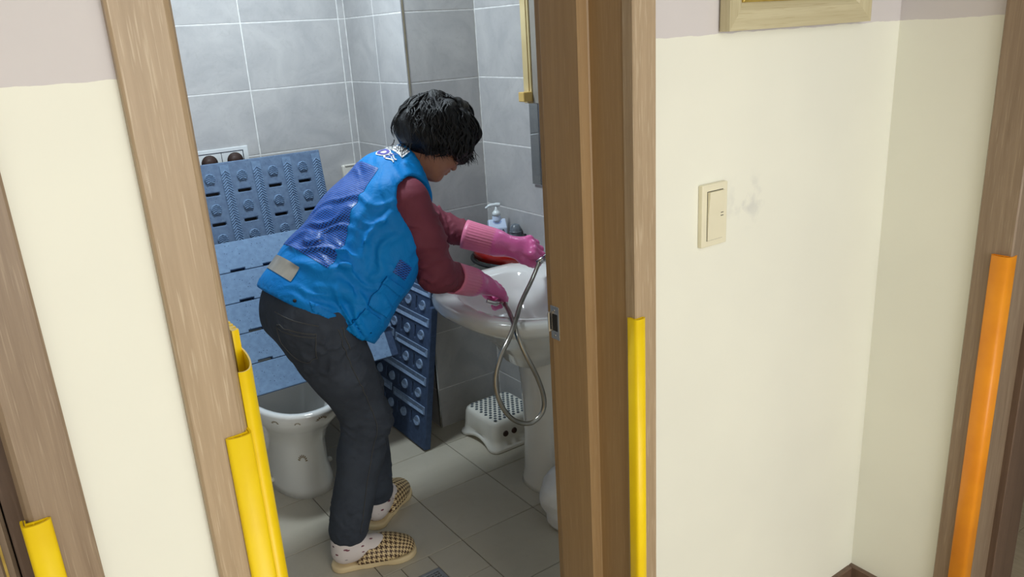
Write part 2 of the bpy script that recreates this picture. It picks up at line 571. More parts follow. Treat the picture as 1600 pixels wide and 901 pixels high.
# ------------------------------------------------------------------ implicit surfaces (for the figure)
class Field:
    def __init__(s, lo, hi, h, fine=None, hf=None):
        s.ax = []
        for i in range(3):
            if fine is None:
                a = np.arange(lo[i], hi[i]+h, h)
            else:
                f0, f1 = fine[i]
                parts = []
                if f0 > lo[i]:
                    parts.append(np.linspace(lo[i], f0, max(2, int((f0-lo[i])/h)+1))[:-1])
                parts.append(np.linspace(f0, f1, max(2, int((f1-f0)/hf)+1)))
                if hi[i] > f1:
                    parts.append(np.linspace(f1, hi[i], max(2, int((hi[i]-f1)/h)+1))[1:])
                a = np.concatenate(parts)
            s.ax.append(a.astype(np.float32))
        s.V = np.full([len(a) for a in s.ax], 0.05, np.float32)

    def block(s, lo, hi, mar=0.05):
        sl = []
        for i in range(3):
            a = int(np.searchsorted(s.ax[i], lo[i]-mar))
            b = int(np.searchsorted(s.ax[i], hi[i]+mar))
            sl.append(slice(a, max(b, a)))
        return tuple(sl)

    def grid(s, sl=None):
        ax = s.ax if sl is None else [s.ax[i][sl[i]] for i in range(3)]
        return np.meshgrid(*ax, indexing='ij', sparse=True)

    def add(s, d, sl, k):
        a = s.V[sl]
        if k <= 0:
            s.V[sl] = np.minimum(a, d)
        else:
            h = np.maximum(k-np.abs(a-d), 0)/k
            s.V[sl] = np.minimum(a, d) - h*h*k*0.25

    def cone(s, a, b, ra, rb, k=0.02, flat=None, cut=False):
        """round cone; flat=(axis index, scale) widens the section along one world axis"""
        a = np.array(a, float)
        b = np.array(b, float)
        R = max(ra, rb)*(flat[1] if flat and flat[1] > 1 else 1)
        sl = s.block(np.minimum(a, b)-R, np.maximum(a, b)+R)
        if 0 in s.V[sl].shape:
            return s
        G = list(s.grid(sl))
        A, B = a.copy(), b.copy()
        if flat:
            i, f = flat
            G[i] = G[i]/f
            A[i] /= f
            B[i] /= f
        ba = B-A
        L = max(float(ba@ba), 1e-9)
        P = [G[i]-A[i] for i in range(3)]
        t = np.clip((P[0]*ba[0]+P[1]*ba[1]+P[2]*ba[2])/L, 0, 1)
        d = np.sqrt((P[0]-t*ba[0])**2+(P[1]-t*ba[1])**2+(P[2]-t*ba[2])**2) - (ra+t*(rb-ra))
        d = d.astype(np.float32)
        if cut:
            a0 = s.V[sl]
            h = np.maximum(k-np.abs(a0+d), 0)/max(k, 1e-6)
            s.V[sl] = np.maximum(a0, -d) + (h*h*k*0.25 if k > 0 else 0)
        else:
            s.add(d, sl, k)
        return s

    def chain(s, pts, rads, k=0.02, flat=None):
        for i in range(len(pts)-1):
            s.cone(pts[i], pts[i+1], rads[i], rads[i+1], k, flat)
        return s

    def ell(s, c, axes, rr, k=0.02, cut=False):
        c = np.array(c, float)
        R = max(rr)
        sl = s.block(c-R, c+R)
        if 0 in s.V[sl].shape:
            return s
        G = s.grid(sl)
        P = [G[i]-c[i] for i in range(3)]
        q = 0
        g = 0
        for v, r in zip(axes, rr):
            v = np.array(v, float)
            e = (P[0]*v[0]+P[1]*v[1]+P[2]*v[2])
            q = q+(e/r)**2
            g = g+(e/(r*r))**2
        k0 = np.sqrt(q)
        d = (k0*(k0-1)/np.maximum(np.sqrt(g), 1e-6)).astype(np.float32)
        if cut:
            a0 = s.V[sl]
            h = np.maximum(k-np.abs(a0+d), 0)/max(k, 1e-6)
            s.V[sl] = np.maximum(a0, -d) + (h*h*k*0.25 if k > 0 else 0)
        else:
            s.add(d, sl, k)
        return s

    def plane(s, p, n, k=0.0):
        """keep the side n points to"""
        n = np.array(n, float)
        n /= np.linalg.norm(n)
        G = s.grid()
        d = -((G[0]-p[0])*n[0]+(G[1]-p[1])*n[1]+(G[2]-p[2])*n[2])
        if k > 0:
            h = np.maximum(k-np.abs(s.V-d), 0)/k
            s.V = (np.maximum(s.V, d) + h*h*k*0.25).astype(np.float32)
        else:
            s.V = np.maximum(s.V, d).astype(np.float32)
        return s

    def wave(s, amp, freq, seed, lo=None, hi=None, n=5, stretch=(1, 1, 1)):
        rng = np.random.RandomState(seed)
        G = s.grid()
        tot = 0
        for _ in range(n):
            v = rng.normal(size=3)*np.array(stretch)
            v = v/np.linalg.norm(v)*freq*rng.uniform(0.6, 1.4)
            tot = tot + np.sin(G[0]*v[0]+G[1]*v[1]+G[2]*v[2]+rng.uniform(0, 6.3))
        tot = tot*amp/math.sqrt(n)
        if lo is not None:
            wgt = 1.0
            for i in range(3):
                wgt = wgt*np.clip((G[i]-lo[i])/0.03, 0, 1)*np.clip((hi[i]-G[i])/0.03, 0, 1)
            tot = tot*wgt
        s.V = (s.V+tot).astype(np.float32)
        return s

    def fold(s, p, q, nrm, amp, width):
        """a crease/ridge along segment p-q: raises the cloth by amp within width"""
        p = np.array(p, float)
        q = np.array(q, float)
        sl = s.block(np.minimum(p, q), np.maximum(p, q), 0.06)
        if 0 in s.V[sl].shape:
            return s
        G = s.grid(sl)
        ba = q-p
        P = [G[i]-p[i] for i in range(3)]
        t = np.clip((P[0]*ba[0]+P[1]*ba[1]+P[2]*ba[2])/(ba@ba), 0, 1)
        d2 = (P[0]-t*ba[0])**2+(P[1]-t*ba[1])**2+(P[2]-t*ba[2])**2
        s.V[sl] = s.V[sl] - (amp*np.exp(-d2/(width*width))*(1-(2*t-1)**4)).astype(np.float32)
        return s

    def crease(s, amp, d, lam, seed, c, r, power=2.5, warp=1.6):
        """soft irregular folds across direction d inside a ball (c, r)"""
        c = np.array(c, float)
        sl = s.block(c-r, c+r, 0.0)
        if 0 in s.V[sl].shape:
            return s
        rng = np.random.RandomState(seed)
        G = s.grid(sl)
        d = np.array(d, float)/np.linalg.norm(d)
        ph = (G[0]*d[0]+G[1]*d[1]+G[2]*d[2])*2*np.pi/lam
        for _ in range(4):
            v = rng.normal(size=3)*2*np.pi/(lam*rng.uniform(2.0, 4.5))
            ph = ph+warp*0.7*np.sin(G[0]*v[0]+G[1]*v[1]+G[2]*v[2]+rng.uniform(0, 6.3))
        m = 0
        for _ in range(3):
            v = rng.normal(size=3)*2*np.pi/(lam*3.2)
            m = m+np.sin(G[0]*v[0]+G[1]*v[1]+G[2]*v[2]+rng.uniform(0, 6.3))
        m = np.clip(0.55+m*0.35, 0, 1)
        q = np.sqrt((G[0]-c[0])**2+(G[1]-c[1])**2+(G[2]-c[2])**2)/r
        wgt = np.clip((1-q)*2.2, 0, 1)
        h = (0.5+0.5*np.sin(ph))**power
        s.V[sl] = s.V[sl]-(amp*(h-0.3)*m*wgt).astype(np.float32)
        return s

    def mesh(s):
        V = s.V
        S = V < 0
        nx, ny, nz = V.shape
        cnt = np.zeros((nx-1, ny-1, nz-1), np.int8)
        for i in (0, 1):
            for j in (0, 1):
                for k in (0, 1):
                    cnt += S[i:nx-1+i, j:ny-1+j, k:nz-1+k]
        mixed = (cnt > 0) & (cnt < 8)
        I, J, K = np.nonzero(mixed)
        n = len(I)
        idx = np.full(mixed.shape, -1, np.int64)
        idx[I, J, K] = np.arange(n)
        acc = np.zeros((n, 3))
        num = np.zeros(n)
        X = s.ax
        C = [(i, j, k) for i in (0, 1) for j in (0, 1) for k in (0, 1)]
        for a in C:
            for ax in range(3):
                if a[ax] == 1:
                    continue
                b = list(a)
                b[ax] = 1
                va = V[I+a[0], J+a[1], K+a[2]]
                vb = V[I+b[0], J+b[1], K+b[2]]
                c = (va < 0) != (vb < 0)
                t = np.where(c, va/np.where(c, va-vb, 1), 0)
                pa = np.stack([X[0][I+a[0]], X[1][J+a[1]], X[2][K+a[2]]], 1)
                pb = np.stack([X[0][I+b[0]], X[1][J+b[1]], X[2][K+b[2]]], 1)
                acc += np.where(c[:, None], pa+(pb-pa)*t[:, None], 0)
                num += c
        P = acc/np.maximum(num, 1)[:, None]
        F = []
        for ax in range(3):
            o1, o2 = (ax+1) % 3, (ax+2) % 3
            a = [slice(None)]*3
            b = [slice(None)]*3
            a[ax] = slice(0, -1)
            b[ax] = slice(1, None)
            for t in (o1, o2):
                a[t] = slice(1, -1)
                b[t] = slice(1, -1)
            sa, sb = S[tuple(a)], S[tuple(b)]
            e = np.array(np.nonzero(sa != sb))
            if e.size == 0:
                continue
            flip = sa[tuple(e)]
            e[o1] += 1
            e[o2] += 1

            def cell(d1, d2):
                c = e.copy()
                c[o1] -= d1
                c[o2] -= d2
                return idx[c[0], c[1], c[2]]
            q = np.stack([cell(1, 1), cell(0, 1), cell(0, 0), cell(1, 0)], 1)
            q[~flip] = q[~flip][:, ::-1]
            F.append(q)
        F = np.concatenate(F)
        F = F[(F >= 0).all(1)]
        return P, F

    def obj(s, name, m, parent=None, off=(0, 0, 0)):
        P, F = s.mesh()
        me = bpy.data.meshes.new(name)
        me.vertices.add(len(P))
        me.vertices.foreach_set('co', (P-np.array(off)).astype(np.float32).ravel())
        me.loops.add(F.size)
        me.loops.foreach_set('vertex_index', F.astype(np.int32).ravel())
        me.polygons.add(len(F))
        me.polygons.foreach_set('loop_start', np.arange(0, F.size, 4, dtype=np.int32))
        me.polygons.foreach_set('use_smooth', np.ones(len(F), bool))
        me.update(calc_edges=True)
        me.validate()
        me.materials.append(M[m])
        return link(bpy.data.objects.new(name, me), parent)


def patch(name, src, planes, m, parent, off=0.002, thick=0.0, uvdir=None, keep=None):
    """a piece of cloth cut from src by planes ((point),(normal kept)), laid off proud of it"""
    bm = bmesh.new()
    bm.from_mesh(src.data)
    if keep is not None:
        bad = [f for f in bm.faces if not keep(f.calc_center_median(), f.normal)]
        bmesh.ops.delete(bm, geom=bad, context='FACES')
    for p, n in planes:
        bmesh.ops.bisect_plane(bm, geom=bm.verts[:]+bm.edges[:]+bm.faces[:], plane_co=Vector(p), plane_no=-Vector(n), clear_outer=True)
    bm.normal_update()
    nn = {v: v.normal.copy() for v in bm.verts}
    for v in bm.verts:
        v.co += nn[v]*off
    if uvdir:
        uv = bm.loops.layers.uv.new('uv')
        a, b = Vector(uvdir[0]), Vector(uvdir[1])
        for f in bm.faces:
            for l in f.loops:
                l[uv].uv = (l.vert.co.dot(a), l.vert.co.dot(b))
    o = bobj(name, bm, m, parent, True)
    if thick:
        md = o.modifiers.new('thick', 'SOLIDIFY')
        md.thickness = thick
        md.offset = -1
    return o


# ------------------------------------------------------------------ hall shell
ZH = 0.09            # hall floor; the bathroom floor is 0
YW = 1.0             # hall face of the doorway wall
XR = 1.765           # hall right wall
struct(box('wall_front', (0.03, YW, ZH), (0.17, 1.2, 2.4), 'wall'))
wf = bpy.data.objects['wall_front']
o = box('wall_front_right', (1.0, YW, ZH), (XR, 1.2, 2.4), 'wall')
struct(o)
o = box('wall_front_above_doors', (-1.6, YW, 2.12), (1.0, 1.2, 2.4), 'wall')
struct(o)
o = box('wall_front_left', (-1.6, YW, ZH), (-0.9, 1.2, 2.12), 'wall')
struct(o)
struct(box('wall_right', (XR, 0.755, ZH), (XR+0.14, YW, 2.4), 'wall'))
struct(box('wall_right_near', (XR, -2.6, ZH), (XR+0.14, -0.12, 2.4), 'wall'))
struct(box('wall_right_above_door', (XR, -0.12, 2.12), (XR+0.14, 0.755, 2.4), 'wall'))
struct(box('wall_left', (-1.74, -2.6, ZH), (-1.6, 1.2, 2.4), 'wall'))
struct(box('floor', (-1.74, -2.6, ZH-0.04), (XR+0.05, 1.205, ZH), 'woodfloor'))
struct(box('ceiling', (-1.74, -2.6, 2.4), (XR+0.14, 1.2, 2.44), 'ceil'))
struct(box('baseboard_front', (1.026, YW-0.012, ZH), (XR-0.012, YW+0.004, 0.163), 'darkwood', bev=0.003))
struct(box('baseboard_right', (XR-0.012, 0.785, ZH), (XR+0.004, YW+0.004, 0.163), 'darkwood', bev=0.003))

# casing pieces of the bathroom doorway
CF = 0.985


def cas_profile(x0, x1, round_right, cf=CF):
    c = 0.011
    if round_right:
        return [(x0, YW+0.01), (x0, cf+0.003), (x0+0.003, cf), (x1-c, cf), (x1-0.004, cf+0.005), (x1, cf+0.012), (x1, YW+0.01)]
    return [(x0, YW+0.01), (x0, cf+0.012), (x0+0.004, cf+0.004), (x0+0.009, cf), (x1-0.003, cf), (x1, cf+0.003), (x1, YW+0.01)]


struct(prism('trim_1', cas_profile(0.168, 0.2395, True), 'z', ZH, 2.16, 'wood'))
struct(prism('trim_2', [(0.944, YW+0.01), (0.944, CF+0.002), (0.946, CF), (0.996, CF), (0.999, CF+0.003), (0.999, YW+0.01)], 'z', ZH, 2.16, 'wood'))
struct(box('trim_3', (0.168, CF, 2.09), (0.999, YW+0.01, 2.16), 'wood'))
# jamb, latch side: flat, then the raised stop, then the rebate
j2 = prism('trim_4', [(0.946, 1.01), (0.946, 1.096), (0.943, 1.0975), (0.928, 1.099), (0.9245, 1.103), (0.9245, 1.208), (0.928, 1.213), (0.946, 1.213), (0.946, 1.25),
                      (1.02, 1.25), (1.02, 1.01)], 'z', 0.02, 2.1, 'jambwood')
struct(j2)
st = box('strike_plate', (0.9232, 1.185, 1.003), (0.9248, 1.2125, 1.075), 'steel', j2, bev=0.0005)
box('strike_hole', (0.9225, 1.191, 1.022), (0.9236, 1.206, 1.058), 'dark', st)
box('strike_lip', (0.9155, 1.2085, 1.018), (0.924, 1.2145, 1.062), 'steel', st, bev=0.002)
for zz in (1.012, 1.066):
    rings('screw', [[(0.9232-0.0008*q, 1.2+0.003*math.cos(a*PI/5)*(1-q*0.3), zz+0.003*math.sin(a*PI/5)*(1-q*0.3)) for a in range(10)] for q in (0, 1)], 'steel', st)
j1 = prism('trim_5', [(0.16, 1.01), (0.16, 1.25), (0.232, 1.25), (0.232, 1.208), (0.247, 1.206), (0.247, 1.12), (0.232, 1.116), (0.232, 1.01)], 'z', 0.02, 2.1, 'jambwood')
struct(j1)
struct(box('trim_6', (0.16, 1.01, 2.08), (1.02, 1.25, 2.12), 'jambwood'))
struct(box('door_sill', (0.232, 1.0, 0.0), (0.945, 1.25, ZH+0.004), 'darkwood', bev=0.004))
# the door leaf, swung into the bathroom against the left
dl = struct(box('door_1', (0.178, 1.265, 0.035), (0.214, 1.955, 2.06), 'wood', bev=0.003))
for y0, y1 in ((1.33, 1.59), (1.63, 1.89)):
    box('panel', (0.2135, y0, 0.25), (0.2165, y1, 1.9), 'wood', dl, bev=0.0014)
tube('door_handle', spline([(0.2135, 1.9, 1.02), (0.25, 1.9, 1.02), (0.256, 1.88, 1.02), (0.256, 1.79, 1.02)], 5), 0.009, 'steel', dl)

# yellow guards
fg = thing('finger_guard', 'wide curved yellow finger guard in hinge side of bathroom doorway', 'door guard', (0.25, 1.0, ZH))


def lpr(name, pts, z0, z1, m, par, smooth=True):
    o = prism(name, [(p[0]-par.location.x, p[1]-par.location.y) for p in pts], 'z', z0-par.location.z, z1-par.location.z, m, par, smooth)
    return o


arc = [tuple(p)[:2] for p in spline([(0.2405, 0.998, 0), (0.249, 0.996, 0), (0.258, 1.004, 0), (0.2655, 1.025, 0), (0.2705, 1.055, 0), (0.272, 1.085, 0), (0.268, 1.11, 0), (0.256, 1.135, 0)], 5)]
lpr('curved_sheet', sheet_pts(arc, 0.0022), ZH+0.02, 1.205, 'yellow', fg)
rid = []
for i in range(5):
    y = 1.075+i*0.013
    rid += [(0.2635, y), (0.2700+0.0010*(i < 4), y+0.003), (0.2700+0.001*(i < 4), y+0.009), (0.2635, y+0.0125)]
rid = rid + [(0.2605, 1.14), (0.2605, 1.075)]
lpr('ridged_strip', rid, ZH+0.02, 1.236, 'yellow', fg, False)
box('clear_clip', (0.2545-0.25, 0.085, 1.17-ZH), (0.2605-0.25, 0.11, 1.243-ZH), 'frost', fg, bev=0.003)

guards = []


def corner_guard(label, mname, loc, w1, w2, th, flip, z1, rot=0.0):
    """soft L-shaped edge protector: bulged front of width w1, short return w2"""
    t = thing('corner_guard', label, 'edge guard', loc, 'soft edge guards on door casings')
    s = -1 if flip else 1
    out = [(0.002*s, 0.0), (0.0025*s, -0.006)]
    c = [(0.004*s, w2), (0.0045*s, 0.004), (0.003*s, -th*0.7), (-0.003*s, -th*1.15), (-w1*0.5*s, -th*1.2), (-w1*0.9*s, -th*0.8), (-w1*s, -th*0.15)]
    cc = [tuple(p)[:2] for p in spline([(a, b, 0) for a, b in c], 5)]
    pts = sheet_pts(cc, 0.0028)
    lo, hi = ZH-loc[2]+0.01, z1-loc[2]
    prism('cover', pts, 'z', lo, hi, mname, t, True)
    inner = [(0.0*s, w2*0.9), (0.0*s, 0.002), (-w1*0.5*s, 0.0005), (-w1*0.95*s, 0.0005), (-w1*0.95*s, -0.0015), (-w1*0.5*s, -0.0015), (0.0015*s, -0.0005), (0.0018*s, w2*0.9)]
    prism('clip_rail', inner, 'z', lo, hi, mname, t)
    for k in (0.3, 0.7):
        a = [(-w1*k*s-0.001, -0.001), (-w1*k*s+0.001, -0.001), (-w1*k*s+0.001, -th*1.1), (-w1*k*s-0.001, -th*1.1)]
        prism('rib', a, 'z', lo, hi-0.0015, mname, t)
    t.rotation_euler = (0, 0, rot)
    return t


corner_guard('yellow edge guard on casing left of bathroom doorway, beside the curved finger guard', 'yellow', (0.2345, 0.984, ZH), 0.027, 0.012, 0.0075, False, 1.126)
corner_guard('narrow yellow edge guard on casing between bathroom doorway and light switch', 'yellow', (0.943, 0.984, ZH), 0.019, 0.016, 0.0065, True, 1.1)
corner_guard('short yellow edge guard at the far left edge of the picture', 'yellow', (-0.027, 0.984, ZH), 0.024, 0.012, 0.0075, True, 1.1)

# neighbouring door on the left
struct(prism('trim_7', cas_profile(-0.0275, 0.0365, False), 'z', ZH, 2.16, 'greywood'))
struct(box('trim_8', (-0.95, CF, 2.09), (0.0365, YW+0.01, 2.16), 'greywood'))
struct(box('trim_9', (-0.95, CF, ZH), (-0.88, YW+0.01, 2.09), 'greywood'))
struct(prism('trim_10', [(-0.048, 1.075), (0.035, 1.075), (0.035, 1.2), (-0.085, 1.2), (-0.085, 1.142), (-0.048, 1.142)], 'z', ZH, 2.1, 'darkwood'))
struct(box('trim_11', (-0.02, 1.008, ZH), (0.029, 1.0745, 2.1), 'darkwood'))
d2 = struct(box('door_2', (-0.89, 1.1, ZH+0.01), (-0.0515, 1.14, 2.09), 'greywood', bev=0.004))
box('panel', (-0.82, 1.096, 0.3), (-0.066, 1.1005, 1.95), 'greywood', d2, bev=0.002)
box('inlay_line', (-0.0655, 1.0975, 0.3), (-0.0625, 1.1005, 1.95), 'gold', d2)

# doorway in the right wall
XC = XR-0.018
struct(box('trim_12', (XC, 0.70, ZH), (XR+0.01, 0.7765, 2.16), 'greywood', bev=0.003))
struct(box('trim_13', (XC, -0.18, ZH), (XR+0.01, -0.11, 2.16), 'greywood', bev=0.003))
struct(box('trim_14', (XC, -0.11, 2.09), (XR+0.01, 0.70, 2.16), 'greywood', bev=0.003))
struct(box('trim_15', (XR+0.005, 0.706, ZH), (1.872, 0.80, 2.1), 'greywood'))
struct(box('trim_16', (1.868, 0.69, ZH), (1.91, 0.80, 2.1), 'darkwood', bev=0.002))
struct(box('trim_17', (1.908, 0.705, ZH), (2.03, 0.80, 2.1), 'darkwood', bev=0.004))
corner_guard('long orange edge guard on casing at the right edge of the picture', 'orange', (XC-0.001, 0.704, ZH), 0.034, 0.02, 0.010, False, 1.104, -PI/2)
struct(box('floor_next_room', (XR+0.05, -1.5, ZH-0.04), (4.4, 2.6, ZH-0.002), 'woodfloor'))
fr_ = bpy.data.objects['floor_next_room']
for i in range(14):
    for j in range(5):
        if 0.3+i*0.13 > 1.6:
            continue
        box('plank', (XR+0.06+j*0.5+(i % 2)*0.2, 0.3+i*0.13, ZH-0.004), (XR+0.558+j*0.5+(i % 2)*0.2, 0.4285+i*0.13, ZH+0.0015), 'woodfloor', fr_, bev=0.0008)
struct(box('wall_next_room', (4.3, -1.5, ZH), (4.4, 2.6, 2.4), 'wall'))
struct(box('wall_next_room_back', (2.05, 2.5, ZH), (4.4, 2.6, 2.4), 'wall'))
struct(box('ceiling_next_room', (XR+0.14, -1.5, 2.4), (4.4, 2.6, 2.44), 'ceil'))

# picture frame
pf = thing('picture_frame', 'bleached wood picture frame with gold inner edge hanging on hall wall', 'picture', (1.38, YW, 1.586))
X0, X1, Zb, Zt = 1.168, 1.608, 1.5875, 2.02


def molding(name, a, b, inn_a, inn_b, m):
    """one mitred frame side: outer edge a-b, inner edge inn_a-inn_b (x,z)"""
    ys = (-0.004, -0.026, -0.021, -0.012)
    ts = (0.0, 0.0, 0.72, 1.0)
    vs = []
    for (p, q) in ((a, inn_a), (b, inn_b)):
        for y, t in zip(ys, ts):
            vs.append((p[0]+(q[0]-p[0])*t-1.38, y, p[1]+(q[1]-p[1])*t-1.586))
        vs.append((q[0]-1.38, -0.004, q[1]-1.586))
    fs = [[i, (i+1) % 5, 5+(i+1) % 5, 5+i] for i in range(5)] + [[4, 3, 2, 1, 0], [5, 6, 7, 8, 9]]
    o = obj(name, vs, fs, m, pf)
    fixn(o)
    return o


w_ = 0.048
co = [(X0, Zb), (X1, Zb), (X1, Zt), (X0, Zt)]
ci = [(X0+w_, Zb+w_), (X1-w_, Zb+w_), (X1-w_, Zt-w_), (X0+w_, Zt-w_)]
for i in range(4):
    jn = (i+1) % 4
    molding('frame_rail' if i % 2 == 0 else 'frame_stile', co[i], co[jn], ci[i], ci[jn], 'framewood' if i % 2 == 0 else 'framewoodz')
    a, b = ci[i], ci[jn]
    cx, cz = (X0+X1)/2, (Zb+Zt)/2
    sh = lambda p, e: (p[0]+(cx-p[0])/abs(cx-p[0])*e, p[1]+(cz-p[1])/abs(cz-p[1])*e)
    vs = []
    for p in (a, b):
        for e, y in ((0, -0.0155), (0.004, -0.017), (0.009, -0.010), (0.009, -0.004), (0, -0.004)):
            q = sh(p, e)
            vs.append((q[0]-1.38, y, q[1]-1.586))
    o = obj('gold_liner', vs, [[k, (k+1) % 5, 5+(k+1) % 5, 5+k] for k in range(5)] + [[4, 3, 2, 1, 0], [5, 6, 7, 8, 9]], 'gold', pf)
    fixn(o)
box('print', (X0+w_-1.38, -0.008, Zb+w_-1.586), (X1-w_-1.38, -0.003, Zt-w_-1.586), 'canvas', pf)

# light switch
sw = thing('light_switch', 'ivory rocker light switch on cream hall wall', 'light switch', (1.158, YW, 1.255))
bm = bmesh.new()
bbox(bm, (-0.0355, -0.0105, -0.0605), (0.0355, 0.0, 0.0605), 0.002, 2)
bobj('plate', bm, 'ivory', sw)
box('recess', (-0.0222, -0.0108, -0.0485), (0.0222, -0.008, 0.0475), 'dark', sw)
rk = prism('rocker', [(-0.0475, -0.0125), (0.0, -0.0140), (0.0465, -0.0178), (0.0465, -0.006), (-0.0475, -0.006)], 'x', -0.0212, 0.0212, 'ivory', sw)
rk.data.vertices.foreach_set('co', np.array([(v.co.x, v.co.z, v.co.y) if False else (v.co.x, v.co.z, v.co.y) for v in rk.data.vertices], np.float32).ravel())
fixn(rk)
for dz in (0.003, -0.003):
    box('mark', (0.013, -0.0146, dz-0.0006), (0.020, -0.0138, dz+0.0006), 'dark', rk)

# ------------------------------------------------------------------ bathroom shell
YB, XS, YS, X4, XL = 3.23, 1.454, 2.722, 1.768, 0.10
ZC = 2.3
T0 = 0.0012


def shell(name, lo, hi, m='grout'):
    return struct(box(name, lo, hi, m))


wb1 = shell('wall_bathroom_back', (XL-0.1, YB+T0, -0.05), (XS+0.3, YB+0.1, ZC))
wb2 = shell('wall_shaft_side', (XS+T0, YS+T0, -0.05), (XS+0.02, YB+T0, ZC))
wb3 = shell('wall_shaft_front', (XS+0.02, YS+T0, -0.05), (X4+0.1, YS+0.03, ZC))
wb4 = shell('wall_bathroom_right', (X4+T0, 1.25, -0.05), (X4+0.1, YS+T0, ZC))
wb5 = shell('wall_bathroom_left', (XL-0.1, 1.25, -0.05), (XL-T0, YB+T0, ZC))
wb6 = shell('wall_bathroom_front', (XL-0.1, 1.2, -0.05), (0.16, 1.25, ZC))
shell('wall_bathroom_front_right', (1.02, 1.2, -0.05), (X4+0.1, 1.25, ZC))
shell('wall_bathroom_over_door', (0.16, 1.2, 2.1), (1.02, 1.25, ZC))
struct(box('ceiling_bathroom', (XL-0.1, 1.2, ZC), (X4+0.1, YB+0.1, ZC+0.03), 'ceil'))

_tile_cache = {}
G = 0.0022


def tile_mesh(sx, sy, sz, m):
    key = (round(sx, 3), round(sy, 3), round(sz, 3), m)
    if key not in _tile_cache:
        bm = bmesh.new()
        bbox(bm, (-sx/2, -sy/2, -sz/2), (sx/2, sy/2, sz/2), 0.0012)
        me = bpy.data.meshes.new('tile')
        bm.to_mesh(me)
        bm.free()
        me.materials.append(M[m])
        _tile_cache[key] = me
    return _tile_cache[key]


def put_tile(lo, hi, m, parent):
    me = tile_mesh(hi[0]-lo[0], hi[1]-lo[1], hi[2]-lo[2], m)
    o = bpy.data.objects.new('tile', me)
    o.location = [(a+b)/2 for a, b in zip(lo, hi)]
    return link(o, parent)


ZJ = [0.0] + [0.176+0.254*k for k in range(0, 9)]
ZJ = [z for z in ZJ if z < ZC] + [ZC]


def wall_tiles(parent, axis, coord, face, cuts):
    """tiles on a plane; axis 'y' = plane of constant y (cuts in x), 'x' = constant x (cuts in y)"""
    for a, b in zip(cuts[:-1], cuts[1:]):
        for c, d in zip(ZJ[:-1], ZJ[1:]):
            if b-a < 0.01 or d-c < 0.01:
                continue
            l0, l1 = sorted((coord, coord+face))
            if axis == 'y':
                put_tile((a+G, l0, c+G), (b-G, l1, d-G), 'tile', parent)
            else:
                put_tile((l0, a+G, c+G), (l1, b-G, d-G), 'tile', parent)


wall_tiles(wb1, 'y', YB, 0.006, [XL, 0.206, 0.612, 1.018, 1.424, XS])
wall_tiles(wb2, 'x', XS, 0.006, [YS+0.004, 2.965, YB])
wall_tiles(wb3, 'y', YS, 0.006, [XS+0.004, X4])
wall_tiles(wb4, 'x', X4, 0.006, [1.25, 1.504, 1.91, 2.316, YS])
wall_tiles(wb5, 'x', XL-0.006, 0.006, [1.25, 1.606, 2.012, 2.418, 2.824, YB])
ct = box('corner_trim', (XS-0.0025, YS-0.0025, 0.0), (XS+0.006, YS+0.006, ZC), 'steel', wb3, bev=0.001)

fb = struct(box('floor_bathroom', (XL-0.05, 1.2, -0.05), (X4+0.02, YB+0.02, -0.0035), 'fgrout'))
XJ = [XL, 0.213, 0.509, 0.805, 1.101, 1.397, 1.693, X4]
YJ = [1.25, 1.394, 1.691, 1.988, 2.287, 2.586, 2.884, 3.182, YB]
DX0, DX1, DY0, DY1 = 0.868, 0.968, 1.817, 1.917
for a, b in zip(XJ[:-1], XJ[1:]):
    for c, d in zip(YJ[:-1], YJ[1:]):
        if a < DX0 < b and c < DY0 < d:
            # the tile cut round the drain, with a slit to its far right corner
            cutp = [((a, c), (b, DY0)), ((a, DY0), (DX0, d)), ((DX1, DY0), (b, d)), ((DX0, DY1), (DX1, d))]
            for (p, q) in cutp:
                if q[0]-p[0] > 0.01 and q[1]-p[1] > 0.01:
                    put_tile((p[0]+0.0012, p[1]+0.0012, -0.01), (q[0]-0.0012, q[1]-0.0012, 0.0), 'ftile', fb)
            continue
        put_tile((a+0.0014, c+0.0014, -0.01), (b-0.0014, d-0.0014, 0.0), 'ftile', fb)

# floor drain
dr = thing('floor_drain', 'square dark metal floor drain set in beige tiles', 'drain', ((DX0+DX1)/2, (DY0+DY1)/2, 0))
for lo, hi in (((-0.048, -0.048), (0.048, -0.036)), ((-0.048, 0.036), (0.048, 0.048)), ((-0.048, -0.036), (-0.036, 0.036)), ((0.036, -0.036), (0.048, 0.036))):
    box('frame_bar', (lo[0], lo[1], -0.008), (hi[0], hi[1], 0.002), simple('drain_metal', (150, 154, 160), rough=0.5, metal=0.3) if 'drain_metal' not in bpy.data.materials else bpy.data.materials['drain_metal'], dr, bev=0.001)
box('well', (-0.036, -0.036, -0.009), (0.036, 0.036, -0.006), 'dark', dr)
for i in range(6):
    box('grate_bar', (-0.036, -0.031+i*0.0115, -0.006), (0.036, -0.027+i*0.0115, 0.0005), bpy.data.materials['drain_metal'], dr)
    box('grate_bar', (-0.031+i*0.0115, -0.036, -0.006), (-0.027+i*0.0115, 0.036, -0.0005), bpy.data.materials['drain_metal'], dr)


# ------------------------------------------------------------------ toilet
def loft(cx, cy, z, hx, hf, hb, n=40, e=2.3):
    out = []
    for k in range(n):
        a = 2*PI*k/n
        c, s_ = math.cos(a), math.sin(a)
        hy = hb if s_ > 0 else hf
        out.append((cx+hx*math.copysign(abs(c)**(2/e), c), cy+hy*math.copysign(abs(s_)**(2/e), s_), z))
    return out


